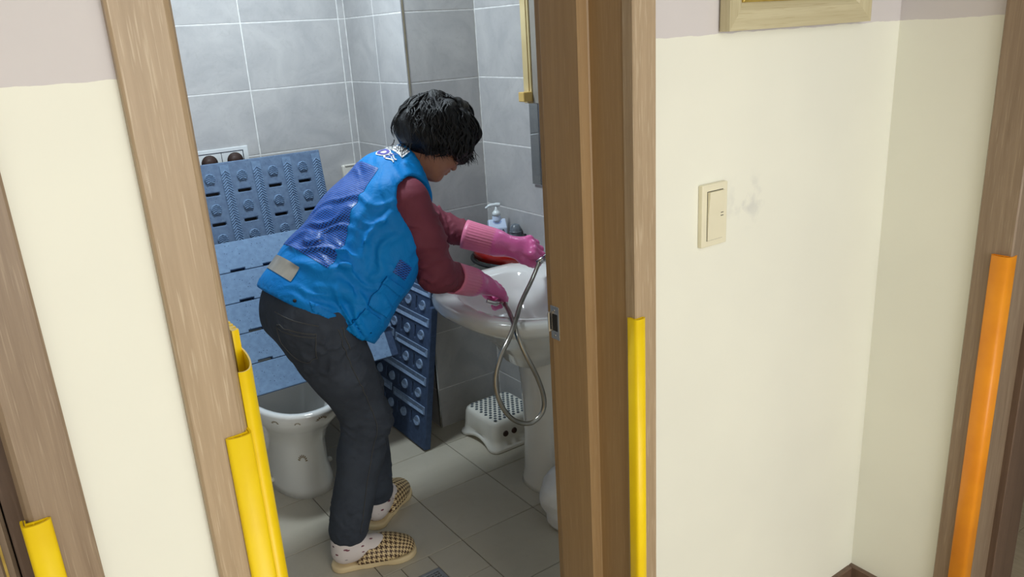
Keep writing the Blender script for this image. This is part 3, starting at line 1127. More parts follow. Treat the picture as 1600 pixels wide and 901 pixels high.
tl = thing('toilet', 'white ceramic toilet with shell prints under the leaning blue mats', 'toilet', (0.83, 2.8, 0))
prof = [(0.0, 0.118, 0.235, 0.2, 0), (0.03, 0.114, 0.23, 0.2, 0), (0.10, 0.103, 0.215, 0.2, 0), (0.20, 0.106, 0.222, 0.2, 0), (0.255, 0.125, 0.25, 0.2, 0), (0.30, 0.152, 0.295, 0.2, 0),
        (0.335, 0.17, 0.335, 0.2, 0), (0.365, 0.178, 0.352, 0.2, 0), (0.382, 0.18, 0.357, 0.2, 0), (0.391, 0.177, 0.353, 0.198, 0), (0.394, 0.169, 0.343, 0.19, 0)]
inn = [(0.393, 0.158, 0.330, 0.18), (0.386, 0.151, 0.322, 0.17), (0.35, 0.146, 0.315, 0.16), (0.28, 0.12, 0.25, 0.12), (0.2, 0.07, 0.12, 0.06), (0.19, 0.02, 0.04, 0.02)]
rl = [loft(0, 0, z, a, b, c) for z, a, b, c, _ in prof] + [loft(0, 0, z, a, b, c) for z, a, b, c in inn]
rings('bowl', rl, 'ceramic', tl)
water = rings('water', [loft(0, -0.02, 0.212, 0.074, 0.12, 0.06), loft(0, -0.02, 0.2125, 0.073, 0.118, 0.058)], 'greybottle', tl)
bm = bmesh.new()
bbox(bm, (-0.2, 0.215, 0.0), (0.2, 0.42, 0.585), 0.02, 3)
bobj('tank', bm, 'ceramic', tl)
bm = bmesh.new()
bbox(bm, (-0.205, 0.21, 0.585), (0.205, 0.425, 0.62), 0.012, 3)
bobj('tank_lid', bm, 'ceramic', tl)
for sx in (-1, 1):
    rings('bolt_cap', [circ(sx*0.118, -0.06, 0.03+q[0], q[1], 12) for q in ((0, 0.012), (0.01, 0.011), (0.015, 0.006))], 'plastic', tl)


def tsurf(th, z):
    """point just off the outside of the bowl"""
    zs = [p[0] for p in prof]
    f = lambda i: float(np.interp(z, zs, [p[i] for p in prof]))
    e = 2.3
    c, s_ = math.cos(th), math.sin(th)
    hx, hf = f(1)+0.0007, f(2)+0.0007
    return Vector((hx*math.copysign(abs(c)**(2/e), c), hf*math.copysign(abs(s_)**(2/e), s_), z))


def shell_print(th0, z0, s, rot):
    vs, fs = [], []
    for k in range(8):
        a = PI*(0.06+0.88*k/7)
        for (u, v) in [(math.cos(a), math.sin(a))]:
            ctr = (u*0.72, v*0.72)
            n0 = len(vs)
            for q in range(8):
                b = 2*PI*q/8
                eu, ev = math.cos(b)*0.26, math.sin(b)*0.105
                x = ctr[0]+eu*u-ev*v
                y = ctr[1]+eu*v+ev*u
                xr = x*math.cos(rot)-y*math.sin(rot)
                yr = x*math.sin(rot)+y*math.cos(rot)
                vs.append(tsurf(th0+xr*s/0.19, z0+yr*s))
            fs.append(list(range(n0, n0+8)))
    o = obj('shell_print', vs, fs, 'print', tl)
    return o


shell_print(-PI/2-0.28, 0.150, 0.030, -0.15)
for th, sz in ((-PI/2-0.75, 0.014), (-PI/2-0.35, 0.012), (-PI/2+0.05, 0.018), (-PI/2+0.45, 0.013)):
    shell_print(th, 0.358, sz, 0)


# ------------------------------------------------------------------ foam mats
MW, MH, MT = 0.80, 0.585, 0.03


def slab(name, xs, ys, holes, t, m, parent):
    """slab with rectangular through holes given as (i,j) cells"""
    nx, ny = len(xs), len(ys)
    vs = [(x, y, z) for z in (0, t) for y in ys for x in xs]
    at = lambda i, j, k: k*nx*ny+j*nx+i
    fs = []
    solid = lambda i, j: 0 <= i < nx-1 and 0 <= j < ny-1 and (i, j) not in holes
    for j in range(ny-1):
        for i in range(nx-1):
            if not solid(i, j):
                continue
            fs.append([at(i, j, 1), at(i+1, j, 1), at(i+1, j+1, 1), at(i, j+1, 1)])
            fs.append([at(i, j, 0), at(i, j+1, 0), at(i+1, j+1, 0), at(i+1, j, 0)])
            for di, dj, e in ((-1, 0, ((i, j+1), (i, j))), (1, 0, ((i+1, j), (i+1, j+1))), (0, -1, ((i, j), (i+1, j))), (0, 1, ((i+1, j+1), (i, j+1)))):
                if not solid(i+di, j+dj):
                    (a, b), (c, d) = e
                    fs.append([at(a, b, 0), at(c, d, 0), at(c, d, 1), at(a, b, 1)])
    o = obj(name, vs, fs, m, parent)
    md = o.modifiers.new('soft', 'BEVEL')
    md.width = 0.004
    md.segments = 2
    md.limit_method = 'ANGLE'
    return o


def grid_lines(edges, lo, hi):
    return sorted(set([lo, hi] + [e for e in edges if lo < e < hi]))


PU = 0.122     # across the strips
PV = 0.115     # along the strips


def mat_layout():
    """slot rectangles in (u along the long side, v along the strips)"""
    out = []
    c0 = MW-0.083
    k = 0
    while c0-k*PU > 0.04:
        u = c0-k*PU
        for r in range(5):
            v = MH-0.115-r*PV
            if v > 0.02:
                out.append((u-0.026, u+0.026, v-0.0055, v+0.0055, u))
        k += 1
    return out


def make_mat(label, foamm, herrm, notch, dome):
    t = thing('foam_mat', label, 'bath mat', group='blue foam bathroom floor mats')
    sl = mat_layout()
    us = [r[0] for r in sl]+[r[1] for r in sl]
    vsl = [r[2] for r in sl]+[r[3] for r in sl]
    rnd = lambda L: sorted({round(q, 5) for q in L})
    xs = rnd(us+[0, MW]+([0.6] if notch else []))
    ys = rnd(vsl+[0, MH]+([0.014] if notch else []))
    holes = set()
    for (a, b, c, d, u) in sl:
        for i in range(len(xs)-1):
            for j in range(len(ys)-1):
                if a-1e-4 <= xs[i] and xs[i+1] <= b+1e-4 and c-1e-4 <= ys[j] and ys[j+1] <= d+1e-4:
                    holes.add((i, j))
    if notch:
        for i in range(len(xs)-1):
            if xs[i] >= 0.6-1e-4:
                holes.add((i, 0))
    slab('body', xs, ys, holes, MT, foamm, t)
    box('slot_shade_sheet', (0.006, 0.018, -0.0015), (MW-0.206 if notch else MW-0.006, MH-0.006, 0.001), 'dark', t)  # dark sheet added behind the slots, its colour standing in for their shade
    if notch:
        box('slot_shade_sheet', (MW-0.206, 0.018, -0.0015), (MW-0.006, MH-0.006, 0.001), 'dark', t)  # same added shade-coloured sheet for the notched end
    return t, sl


def add_strip(t, u, v0, v1, w, m, z0=MT, h=0.003):
    """raised band of real chevron ridges"""
    vs, fs = [], []
    for z, ins in ((z0-0.001, 0), (z0+h, 0.001)):
        vs += [(u-w/2+ins, v0+ins, z), (u+w/2-ins, v0+ins, z), (u+w/2-ins, v1-ins, z), (u-w/2+ins, v1-ins, z)]
    fs = [[4, 5, 6, 7]] + [[k, (k+1) % 4, 4+(k+1) % 4, 4+k] for k in range(4)]
    pitch, slant = 0.0105, 0.75
    nv = int((v1-v0-0.014-slant*w/2)/(pitch/2))
    n0 = len(vs)
    for k in range(nv):
        for q in (-1, 0, 1):
            vs.append((u+q*(w/2-0.0025), v0+0.006+k*pitch/2+slant*w/2*(1-abs(q)), z0+h+(0.0036 if k % 2 else -0.0006)))
    for k in range(nv-1):
        for q in (0, 1):
            i = n0+k*3+q
            fs.append([i, i+1, i+4, i+3])
    return obj('herringbone_strip', vs, fs, m, t)


_dome = {}


def dome_mesh(m):
    if m not in _dome:
        R, n = 0.021, 20
        rs = [[(R*q*math.cos(2*PI*k/n), R*q*math.sin(2*PI*k/n), z) for k in range(n)] for q, z in ((1.0, -0.001), (0.98, 0.003), (0.86, 0.0055), (0.55, 0.0068))]
        vs = [p for r in rs for p in r]+[(0, 0, 0.0072)]
        fs = []
        for i in range(3):
            for k in range(n):
                fs.append([i*n+k, i*n+(k+1) % n, (i+1)*n+(k+1) % n, (i+1)*n+k])
        for k in range(n):
            fs.append([3*n+k, 3*n+(k+1) % n, 4*n])
        nb = len(fs)
        rows = 11
        n1 = len(vs)
        for k in range(rows):
            v = -0.017+0.034*k/(rows-1)
            hw = math.sqrt(max(0.0195**2-v*v, 1e-6))*0.93
            for q in (-1, 0, 1):
                vs.append((q*hw, v+0.006*(1-abs(q))-0.002, 0.0052+(0.0052 if k % 2 else 0.0005)-0.0012*abs(q)))
        for k in range(rows-1):
            for q in (0, 1):
                i = n1+k*3+q
                fs.append([i, i+1, i+4, i+3])
        me = bpy.data.meshes.new('round_stud')
        me.from_pydata(vs, [], fs)
        me.polygons.foreach_set('use_smooth', [k < nb for k in range(len(me.polygons))])
        me.materials.append(M[m])
        _dome[m] = me
    return _dome[m]


def emboss(t, sl, herrm, stagger):
    cs = sorted({round(r[4], 4) for r in sl})
    for k, u in enumerate(cs):
        for r in range(5):
            v = MH-0.0575-r*PV
            o = bpy.data.objects.new('round_stud', dome_mesh(herrm))
            o.location = (u, v, MT)
            link(o, t)
    edges = [c+PU/2 for c in cs]
    for k, u in enumerate(edges):
        if u > MW-0.02:
            add_strip(t, MW-0.018, 0.012, MH-0.012, 0.03, herrm)
        elif stagger and k % 2 == 0:
            add_strip(t, u-0.002, 0.012, MH/2-0.008, 0.034, herrm)
            add_strip(t, u+0.008, MH/2+0.008, MH-0.012, 0.034, herrm)
        else:
            add_strip(t, u, 0.012, MH-0.012, 0.036, herrm)


def place(t, origin, U, V):
    U, V = Vector(U).normalized(), Vector(V).normalized()
    N = U.cross(V).normalized()
    V = N.cross(U)
    t.matrix_world = Matrix(((U.x, V.x, N.x, origin[0]), (U.y, V.y, N.y, origin[1]), (U.z, V.z, N.z, origin[2]), (0, 0, 0, 1)))


# upright mat against the back wall
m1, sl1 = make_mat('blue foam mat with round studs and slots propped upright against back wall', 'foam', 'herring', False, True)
emboss(m1, sl1, 'herring', False)
place(m1, (1.215-MW, 3.018, 0.622), (1, 0, -0.004), (0, 0.2, 1))
# smooth underside mat leaning in front of it
m2 = thing('foam_mat', 'pale speckled blue foam mat showing smooth plank underside, resting on toilet rim', 'bath mat', group='blue foam bathroom floor mats')
cxs = sorted({0, MW} | {round(0.05+q*PU+e, 5) for q in range(7) for e in (0, 0.055)})
cys = sorted({0, MH} | {round(r_*MH/5+e, 5) for r_ in range(1, 5) for e in (0.0012, 0.010)})
chl = {(i, j) for i in range(len(cxs)-1) for j in range(len(cys)-1) if any(abs(cxs[i]-0.05-q*PU) < 1e-4 for q in range(7)) and any(abs(cys[j]-r_*MH/5-0.0012) < 1e-4 for r_ in range(1, 5))}
core = slab('body', cxs, cys, chl, MT*0.6, 'foamdark', m2)
for r in range(5):
    v0, v1 = r*MH/5, (r+1)*MH/5
    nslot = [(0.05+q*PU, 0.05+q*PU+0.055) for q in range(7)] if r > 0 else []
    xs = sorted({0, MW} | {a for s_ in nslot for a in s_})
    ys = [v0+0.0012, v0+0.010, v1-0.0012]
    hs = {(i, 0) for i in range(len(xs)-1) if any(abs(xs[i]-a) < 1e-5 for a, b in nslot)}
    o = slab('plank', xs, ys, hs, MT*0.55, 'foamback', m2)
    o.location = (0, 0, MT*0.5)
    o.modifiers[0].width = 0.002
place(m2, (1.245-MW, 2.715, 0.3965), (1, 0, -0.004), (0, 0.545, 1))
# dark mat on its end beside the shaft wall
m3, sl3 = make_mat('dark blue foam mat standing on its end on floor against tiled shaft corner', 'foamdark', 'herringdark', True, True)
emboss(m3, sl3, 'herringdark', True)
ln = math.atan(0.16)
place(m3, (1.322, 2.586, 0.003), (math.sin(ln), 0, math.cos(ln)), (0, 1, 0))

# ------------------------------------------------------------------ wash basin
BX, BY, BZ = 1.49, 2.09, 0.765
wbn = thing('wash_basin', 'white ceramic wash basin on a pedestal at right bathroom wall', 'sink', (BX, BY, 0))


def bas(z, hl, hr, hy, n=56, e=2.5, cx=0.0):
    out = []
    for k in range(n):
        a = 2*PI*k/n
        c, s_ = math.cos(a), math.sin(a)
        h = hr if c > 0 else hl
        ee = 5.0 if c > 0 else e
        out.append((cx+h*math.copysign(abs(c)**(2/ee), c), hy*math.copysign(abs(s_)**(2/ee), s_), z))
    return out


HR = X4-BX-0.002
bl = [bas(0.52, 0.08, 0.12, 0.1), bas(0.57, 0.10, 0.16, 0.13), bas(0.63, 0.16, HR-0.02, 0.205), bas(0.68, 0.225, HR, 0.27), bas(0.705, 0.262, HR, 0.305), bas(0.718, 0.283, HR, 0.322),
      bas(0.73, 0.292, HR, 0.330), bas(0.748, 0.294, HR, 0.332), bas(0.760, 0.289, HR, 0.327), bas(0.765, 0.278, HR-0.004, 0.317), bas(0.764, 0.25, HR-0.03, 0.292), bas(0.760, 0.222, HR-0.11, 0.262),
      bas(0.752, 0.208, HR-0.125, 0.25), bas(0.70, 0.185, HR-0.14, 0.225), bas(0.64, 0.14, HR-0.17, 0.17), bas(0.61, 0.08, 0.07, 0.09), bas(0.604, 0.02, 0.02, 0.02)]
rings('bowl', bl, 'ceramic', wbn)
ped = []
for z, a, b in ((0.0, 0.105, 0.11), (0.02, 0.102, 0.107), (0.06, 0.094, 0.099), (0.2, 0.088, 0.094), (0.4, 0.09, 0.096), (0.52, 0.1, 0.108), (0.585, 0.118, 0.128)):
    ped.append([(x+0.075, y, zz) for x, y, zz in bas(z, a, 0.1, b, 40, 2.4)])
rings('pedestal', ped, 'ceramic', wbn)
rings('drain_plug', [circ(0, 0, 0.6055+q[0], q[1], 20) for q in ((0, 0.024), (0.004, 0.022), (0.0045, 0.008))], 'steel', wbn)
rings('faucet_base', [circ(0.215, -0.12, z, r, 20) for z, r in ((0.757, 0.028), (0.772, 0.026), (0.80, 0.022), (0.86, 0.02), (0.875, 0.014))], 'steel', wbn)
tube('faucet_spout', spline([(0.215, -0.12, 0.82), (0.16, -0.12, 0.85), (0.09, -0.12, 0.845), (0.08, -0.12, 0.825)], 6), [0.014]*18+[0.012], 'steel', wbn)
tube('faucet_lever', spline([(0.215, -0.12, 0.87), (0.19, -0.12, 0.905), (0.14, -0.12, 0.915)], 5), 0.008, 'steel', wbn)

# ------------------------------------------------------------------ step stool
ss = thing('step_stool', 'low white plastic step stool with grey grip dots behind the basin pedestal', 'stool', (1.625, 2.505, 0))
SXX, SYY, SH = 0.13, 0.135, 0.128


def rr(hx, hy, z, r=0.03, n=6, arch=None):
    out = []
    for qx, qy, a0 in ((1, 1, 0), (-1, 1, PI/2), (-1, -1, PI), (1, -1, 3*PI/2)):
        for k in range(n+1):
            a = a0+PI/2*k/n
            out.append([qx*(hx-r)+r*math.cos(a), qy*(hy-r)+r*math.sin(a), z])
    # subdivide straight sides so the foot can arch
    full = []
    for i in range(len(out)):
        p, q = out[i], out[(i+1) % len(out)]
        full.append(p)
        if (Vector(p)-Vector(q)).length > 0.05:
            for k in range(1, 12):
                full.append([p[j]+(q[j]-p[j])*k/12 for j in range(3)])
    if arch:
        for p in full:
            tx = max(0, 1-(p[1]/(hy*0.66))**2) if abs(p[0]) > hx*0.9 else 0
            ty = max(0, 1-(p[0]/(hx*0.66))**2)*0.0 if abs(p[1]) > hy*0.9 else 0
            p[2] += arch*(tx+ty)
            p[0] -= math.copysign(0.010*tx, p[0])
    return [tuple(p) for p in full]


lr = [rr(SXX, SYY, 0.0, arch=0.022), rr(SXX+0.003, SYY+0.003, 0.006, arch=0.022), rr(SXX, SYY, 0.016, arch=0.02), rr(SXX-0.008, SYY-0.008, 0.022, arch=0.018), rr(SXX-0.012, SYY-0.012, 0.05), rr(SXX-0.016, SYY-0.016, 0.105), rr(SXX-0.02, SYY-0.02, 0.119),
      rr(SXX-0.028, SYY-0.028, 0.126), rr(SXX-0.04, SYY-0.04, SH)]
rings('body', lr, 'plastic', ss)
bm = bmesh.new()
for i in range(9):
    for jj in range(12):
        x = -0.092+i*0.0225+(jj % 2)*0.011
        y = -0.095+jj*0.0172
        if abs(x) > 0.096:
            continue
        bmesh.ops.create_cone(bm, cap_ends=True, segments=10, radius1=0.0068, radius2=0.0055, depth=0.003, matrix=Matrix.Translation((x, y, SH+0.001)))
gd = bobj('grip_dots', bm, 'dots', ss)
for x in (-0.035, 0.007):
    rings('hole', [[(x-0.03+0.0125*q*math.cos(a*PI/8), -SYY+0.0125-d, 0.073+0.0125*q*math.sin(a*PI/8)) for a in range(16)] for q, d in ((1.0, 0.0), (0.96, 0.004), (0.6, 0.0035))], 'brown', ss)

# ------------------------------------------------------------------ shelf with bottles
SZ = 0.752
sh_ = thing('wall_shelf', 'rounded glass wall shelf with red curved rail above the basin', 'shelf', (X4, 2.53, SZ))
arcp = lambda a, b, t: (-a*math.cos(t), b*math.sin(t))
N = 28
pts = [arcp(0.178, 0.188, -PI/2+PI*k/N) for k in range(N+1)]
prism('glass_plate', pts, 'z', -0.010, 0.0, 'glass', sh_)
rail = sheet_pts([arcp(0.168, 0.178, -PI/2+0.42+(PI-0.62)*k/N) for k in range(N+1)], 0.006)
prism('rail', rail, 'z', 0.004, 0.046, 'red', sh_, True)
tube('rail_post', [(arcp(0.168, 0.178, -PI/2+0.42)[0], arcp(0.168, 0.178, -PI/2+0.42)[1], 0.0), (arcp(0.168, 0.178, -PI/2+0.42)[0], arcp(0.168, 0.178, -PI/2+0.42)[1], 0.05)], 0.006, 'red', sh_)
edge = [(*arcp(0.178, 0.188, -PI/2+0.04+(PI-0.08)*k/N), -0.005) for k in range(N+1)]
tube('edge_band', edge, 0.0066, 'dark', sh_)

pb = thing('pump_bottle', 'pale blue lotion pump bottle with sloped label on glass shelf', 'bottle', (1.706, 2.565, SZ+0.001))
bw, bd = 0.036, 0.026
body = []
vs = [(-bw, -bd, 0), (bw, -bd, 0), (bw, bd, 0), (-bw, bd, 0), (-bw, -bd, 0.118), (bw, -bd, 0.118), (bw, bd, 0.142), (-bw, bd, 0.142), (-bw*0.95, -bd*0.05, 0.150), (bw*0.95, -bd*0.05, 0.150)]
fs = [[3, 2, 1, 0], [0, 1, 5, 4], [4, 5, 9, 8], [8, 9, 6, 7], [2, 3, 7, 6], [1, 2, 6, 9, 5], [3, 0, 4, 8, 7]]
b_ = obj('body', vs, fs, 'lotion', pb)
fixn(b_)
md = b_.modifiers.new('b', 'BEVEL')
md.width = 0.003
md.segments = 2
rings('neck', [circ(0, 0.006, z, r, 20) for z, r in ((0.138, 0.02), (0.150, 0.018), (0.160, 0.0165), (0.166, 0.0165))], 'lotion', pb)
pm = rings('pump_collar', [circ(0, 0.006, z, r, 20) for z, r in ((0.164, 0.0175), (0.176, 0.016), (0.18, 0.012), (0.188, 0.006), (0.200, 0.0055))], 'frost', pb)
tube('pump_nozzle', spline([(0.016, 0.006, 0.205), (0.0, 0.006, 0.207), (-0.025, 0.006, 0.205), (-0.042, 0.006, 0.196)], 5), [0.008]*6+[0.0065]*6+[0.0045]*4, 'frost', pm)
rings('label_arc', [[(0.018*math.cos(PI+PI*k/10)*q, -bd*0.52-0.0012+0.011*math.sin(PI+PI*k/10)*q*0.8+0.008, 0.1345+0.010*math.sin(PI+PI*k/10)*q+0.012-0.0028) for k in range(11)] for q in (0.35, 1.0)], simple('label_blue', (150, 172, 216), rough=0.4), pb, False, False)


def text_mesh(body, size):
    cu = bpy.data.curves.new('lettering', 'FONT')
    cu.body = body
    cu.size = size
    cu.align_x = 'CENTER'
    cu.align_y = 'CENTER'
    o = bpy.data.objects.new('lettering', cu)
    COL.objects.link(o)
    bpy.context.view_layer.update()
    me = bpy.data.meshes.new_from_object(o.evaluated_get(bpy.context.evaluated_depsgraph_get()))
    bpy.data.objects.remove(o)
    return me


me = text_mesh('NI4A', 0.026)
me.materials.clear()
me.materials.append(M['ink'])
o = bpy.data.objects.new('lettering', me)
o.matrix_local = Matrix.Translation((0.0, -bd-0.0006, 0.103)) @ Matrix.Rotation(PI/2, 4, 'X')
link(o, pb)
pb.rotation_euler = (0, 0, -0.45)

gb = thing('round_bottle', 'grey ribbed bottle standing behind the lotion pump bottle', 'bottle', (1.743, 2.492, SZ+0.001))
rings('body', [circ(0, 0, z, r, 24) for z, r in ((0, 0.022), (0.01, 0.024), (0.09, 0.024), (0.118, 0.022), (0.132, 0.015), (0.136, 0.006))], 'greybottle', gb)
for k in range(5):
    rings('rib', [circ(0, 0, 0.03+k*0.018+q[0], q[1], 24) for q in ((0, 0.0235), (0.002, 0.0255), (0.004, 0.0255), (0.006, 0.0235))], 'greybottle', gb, False, False)
db = thing('dark_tube', 'small dark cap beside the grey ribbed bottle', 'bottle', (1.75, 2.445, SZ+0.001))
rings('cap', [circ(0, 0, z, r, 16) for z, r in ((0, 0.012), (0.08, 0.012), (0.1, 0.009))], 'dark', db)

# ------------------------------------------------------------------ mirror and cabinet
mi = thing('wall_mirror', 'narrow frameless mirror on right bathroom wall under the cabinet', 'mirror', (X4, 2.16, 1.06))
box('backing', (-0.004, -0.22, 0.0), (0.0, 0.222, 0.33), 'signw', mi)
box('mirror_glass', (-0.010, -0.222, -0.002), (-0.004, 0.224, 0.332), 'mirror', mi, bev=0.0015)
mc = thing('mirror_cabinet', 'wall cabinet with cream edge and grey door at right wall', 'cabinet', (1.66, 2.05, 1.372))
box('body', (0.01, -0.25, 0.006), (X4-1.66-0.0005, 0.195, 0.62), 'cream', mc, bev=0.002)
dd = box('door', (-0.012, -0.25, 0.0), (0.008, 0.158, 0.62), simple('grey_panel', (150, 146, 138), (140, 134, 126), rough=0.3), mc, bev=0.002)
box('edge_strip', (-0.014, 0.163, 0.0), (0.01, 0.207, 0.62), 'cream', mc, bev=0.002)
box('edge_bead', (-0.018, 0.172, 0.0), (-0.012, 0.180, 0.62), 'cream', mc, bev=0.001)
box('handle_block', (-0.05, 0.158, 0.008), (-0.012, 0.19, 0.04), 'tape', mc, bev=0.002)

# ------------------------------------------------------------------ outlet and notice on the back wall
ou = thing('outlet_cover', 'small white splash-proof outlet cover on back wall behind the vest', 'outlet', (1.39, YB, 1.09))
bm = bmesh.new()
bbox(bm, (-0.035, -0.022, -0.06), (0.035, 0.0, 0.012), 0.006, 2)
bobj('cover', bm, 'plastic', ou)
box('hinge', (-0.025, -0.026, 0.006), (0.025, -0.018, 0.014), 'plastic', ou, bev=0.002)
sg = thing('notice_sign', 'white framed notice with brown discs behind the upright blue mat', 'sign', (0.82, YB, 1.13))
box('board', (-0.148, -0.008, -0.06), (0.148, 0.0, 0.107), 'signw', sg, bev=0.002)
for a, b, c, d in ((-0.14, 0.128, 0.09, 0.093), (0.125, 0.128, -0.05, 0.093), (0.040, 0.042, -0.05, 0.093)):
    box('printed_line', (a, -0.0088, c), (b, -0.0078, d), 'ink', sg)
for x in (-0.008, 0.092):
    rings('printed_disc', [[(x+0.032*q*math.cos(k*PI/12), -0.0084-0.0004*(1-q), 0.055+0.032*q*math.sin(k*PI/12)) for k in range(24)] for q in (1.0, 0.1)], 'brown', sg)

# white bundle by the door frame
f = Field((1.30, 1.72, -0.01), (1.62, 2.0, 0.26), 0.006)
f.ell((1.445, 1.845, 0.105), ((1, 0, 0), (0, 1, 0), (0, 0, 1)), (0.10, 0.09, 0.105), 0.02)
f.ell((1.47, 1.84, 0.03), ((1, 0, 0), (0, 1, 0), (0, 0, 1)), (0.105, 0.085, 0.055), 0.03)
f.wave(0.004, 55, 3).wave(0.002, 120, 5)
f.plane((0, 0, 0.001), (0, 0, 1))
bag = f.obj('plastic_bag', 'bag', None)
tag(bag, 'bulging white bag on floor half hidden by the brown door frame', 'bag')

# ------------------------------------------------------------------ the person
per = thing('person', 'person in bright blue vest and dark jeans bending over the basin', 'person', (0.85, 2.2, 0))
PO = (0.85, 2.2, 0.0)
v3 = lambda *a: np.array(a, float)
hipR, hipL = v3(0.755, 2.115, 0.845), v3(0.775, 2.30, 0.845)
kneR, kneL = v3(0.868, 2.105, 0.49), v3(0.955, 2.335, 0.485)
ankR, ankL = v3(0.748, 2.112, 0.10), v3(0.935, 2.272, 0.10)
shR, shL = v3(1.07, 2.085, 1.15), v3(1.105, 2.365, 1.145)
elR, elL = v3(1.13, 2.05, 0.914), v3(1.325, 2.375, 0.975)
wrR, wrL = v3(1.338, 2.13, 0.815), v3(1.501, 2.2, 0.901)
SP = [v3(0.768, 2.205, 0.872), v3(0.858, 2.205, 0.965), v3(0.978, 2.21, 1.06), v3(1.075, 2.215, 1.143)]
nkA, nkB = v3(1.11, 2.21, 1.195), v3(1.20, 2.18, 1.262)
# head frame: face direction, crown direction, her right
HF = v3(0.69, -0.08, -0.71)
HF /= np.linalg.norm(HF)
HS = np.cross(HF, v3(0.71, 0, 0.69))
HS /= np.linalg.norm(HS)
HU = np.cross(HS, HF)
HC = v3(1.239, 2.168, 1.293)
HSC = 0.92
hp = lambda a, b, c: HC + (HF*a + HS*b + HU*c)*HSC      # forward, right, up


def unit(a):
    return a/np.linalg.norm(a)


def hand_pts(wr, D, Nn, T, curl, thumb):
    """joints of four fingers and a thumb: D along the hand, Nn back of the hand, T towards the thumb"""
    D, Nn = unit(D), unit(Nn)
    Nn = unit(Nn-D*(Nn@D))
    T = unit(T-D*(T@D)-Nn*(T@Nn))
    fing = []
    for k, off in enumerate((0.034, 0.0115, -0.0115, -0.033)):
        ln = (0.040, 0.044, 0.041, 0.033)[k]
        p = wr+D*(0.086, 0.090, 0.086, 0.076)[k]+T*off
        seq = [p]
        ang = 0
        for s_, c in zip((1.0, 0.66, 0.55), curl[k]):
            ang += c
            d = D*math.cos(ang)-Nn*math.sin(ang)
            p = p+d*ln*s_
            seq.append(p)
        fing.append(seq)
    th = [wr+D*0.022+T*0.024]
    for (a, b, c, l) in thumb:
        th.append(th[-1]+unit(D*a+T*b-Nn*c)*l)
    return D, Nn, T, fing, th


curlR = [(0.35, 1.0, 0.7), (0.45, 1.05, 0.7), (0.55, 1.1, 0.7), (0.65, 1.15, 0.7)]
HR_ = hand_pts(wrR, v3(0.80, 0.10, -0.42), v3(0.40, -0.30, 0.85), v3(0.1, 0.9, 0.2), curlR, [(0.75, 0.35, 0.55, 0.042), (0.8, -0.1, 0.6, 0.032), (0.8, -0.3, 0.45, 0.026)])
curlL = [(0.7, 1.1, 0.7), (0.75, 1.15, 0.7), (0.75, 1.15, 0.7), (0.75, 1.2, 0.7)]
HL_ = hand_pts(wrL, v3(0.78, -0.55, -0.10), v3(-0.3, -0.55, 0.75), v3(-0.5, -0.6, -0.6), curlL, [(0.8, 0.45, 0.45, 0.042), (0.9, 0.1, 0.5, 0.032), (0.9, -0.2, 0.4, 0.026)])


def add_hand(f, H, wr, g):
    D, Nn, T, fing, th = H
    f.cone(wr-D*0.01, wr+D*0.03, 0.026+g, 0.028+g, 0.02)
    for k in range(4):
        f.cone(wr+D*0.012+T*(0.012-0.008*k), fing[k][0]-Nn*0.003, 0.016+g, 0.0125+g, 0.016)
        f.chain(fing[k], [0.0118+g, 0.0104+g, 0.0096+g, 0.0086+g], 0.003)
        f.ell(fing[k][0]+Nn*0.003, (D, Nn, T), (0.013+g, 0.011+g, 0.0105+g), 0.006)
        f.ell(fing[k][1]+Nn*0.001, (D, Nn, T), (0.0115+g, 0.0115+g, 0.011+g), 0.003)
    f.cone(wr+D*0.01+T*0.01, th[0], 0.02+g, 0.017+g, 0.02)
    f.chain(th, [0.0155+g, 0.0135+g, 0.0115+g, 0.0098+g], 0.008)


def torso(f, g, k=0.05):
    fl = (1, 1.36)
    r = [0.111, 0.108, 0.118, 0.107]
    C = [p.copy() for p in SP]
    # scale about each point's own y: shift so that the flattened axis keeps the centre
    f.chain(C, [a+g for a in r], k, fl)
    return f


# --- body (skin): one continuous surface
f = Field((0.58, 1.94, -0.005), (1.70, 2.52, 1.50), 0.0085, ((1.13, 1.36), (2.06, 2.27), (1.12, 1.43)), 0.0038)
torso(f, -0.02)
for hp_, kn, an in ((hipR, kneR, ankR), (hipL, kneL, ankL)):
    f.chain([hp_, hp_+(kn-hp_)*0.45, kn, kn+(an-kn)*0.35, an], [0.088, 0.075, 0.052, 0.05, 0.033], 0.03)
for sh, el, wr in ((shR, elR, wrR), (shL, elL, wrL)):
    f.chain([sh, el, el+(wr-el)*0.35, wr], [0.045, 0.036, 0.036, 0.024], 0.03)
add_hand(f, HR_, wrR, -0.003)
add_hand(f, HL_, wrL, -0.003)
for heel, ang, an in (((0.697, 2.131), -20.1, ankR), ((0.890, 2.238), 38.0, ankL)):
    ca, sa = math.cos(math.radians(ang)), math.sin(math.radians(ang))
    P = lambda u, z: v3(heel[0]+ca*u, heel[1]+sa*u, z)
    f.chain([an, P(0.05, 0.055), P(0.14, 0.045), P(0.21, 0.035)], [0.033, 0.033, 0.03, 0.024], 0.02)
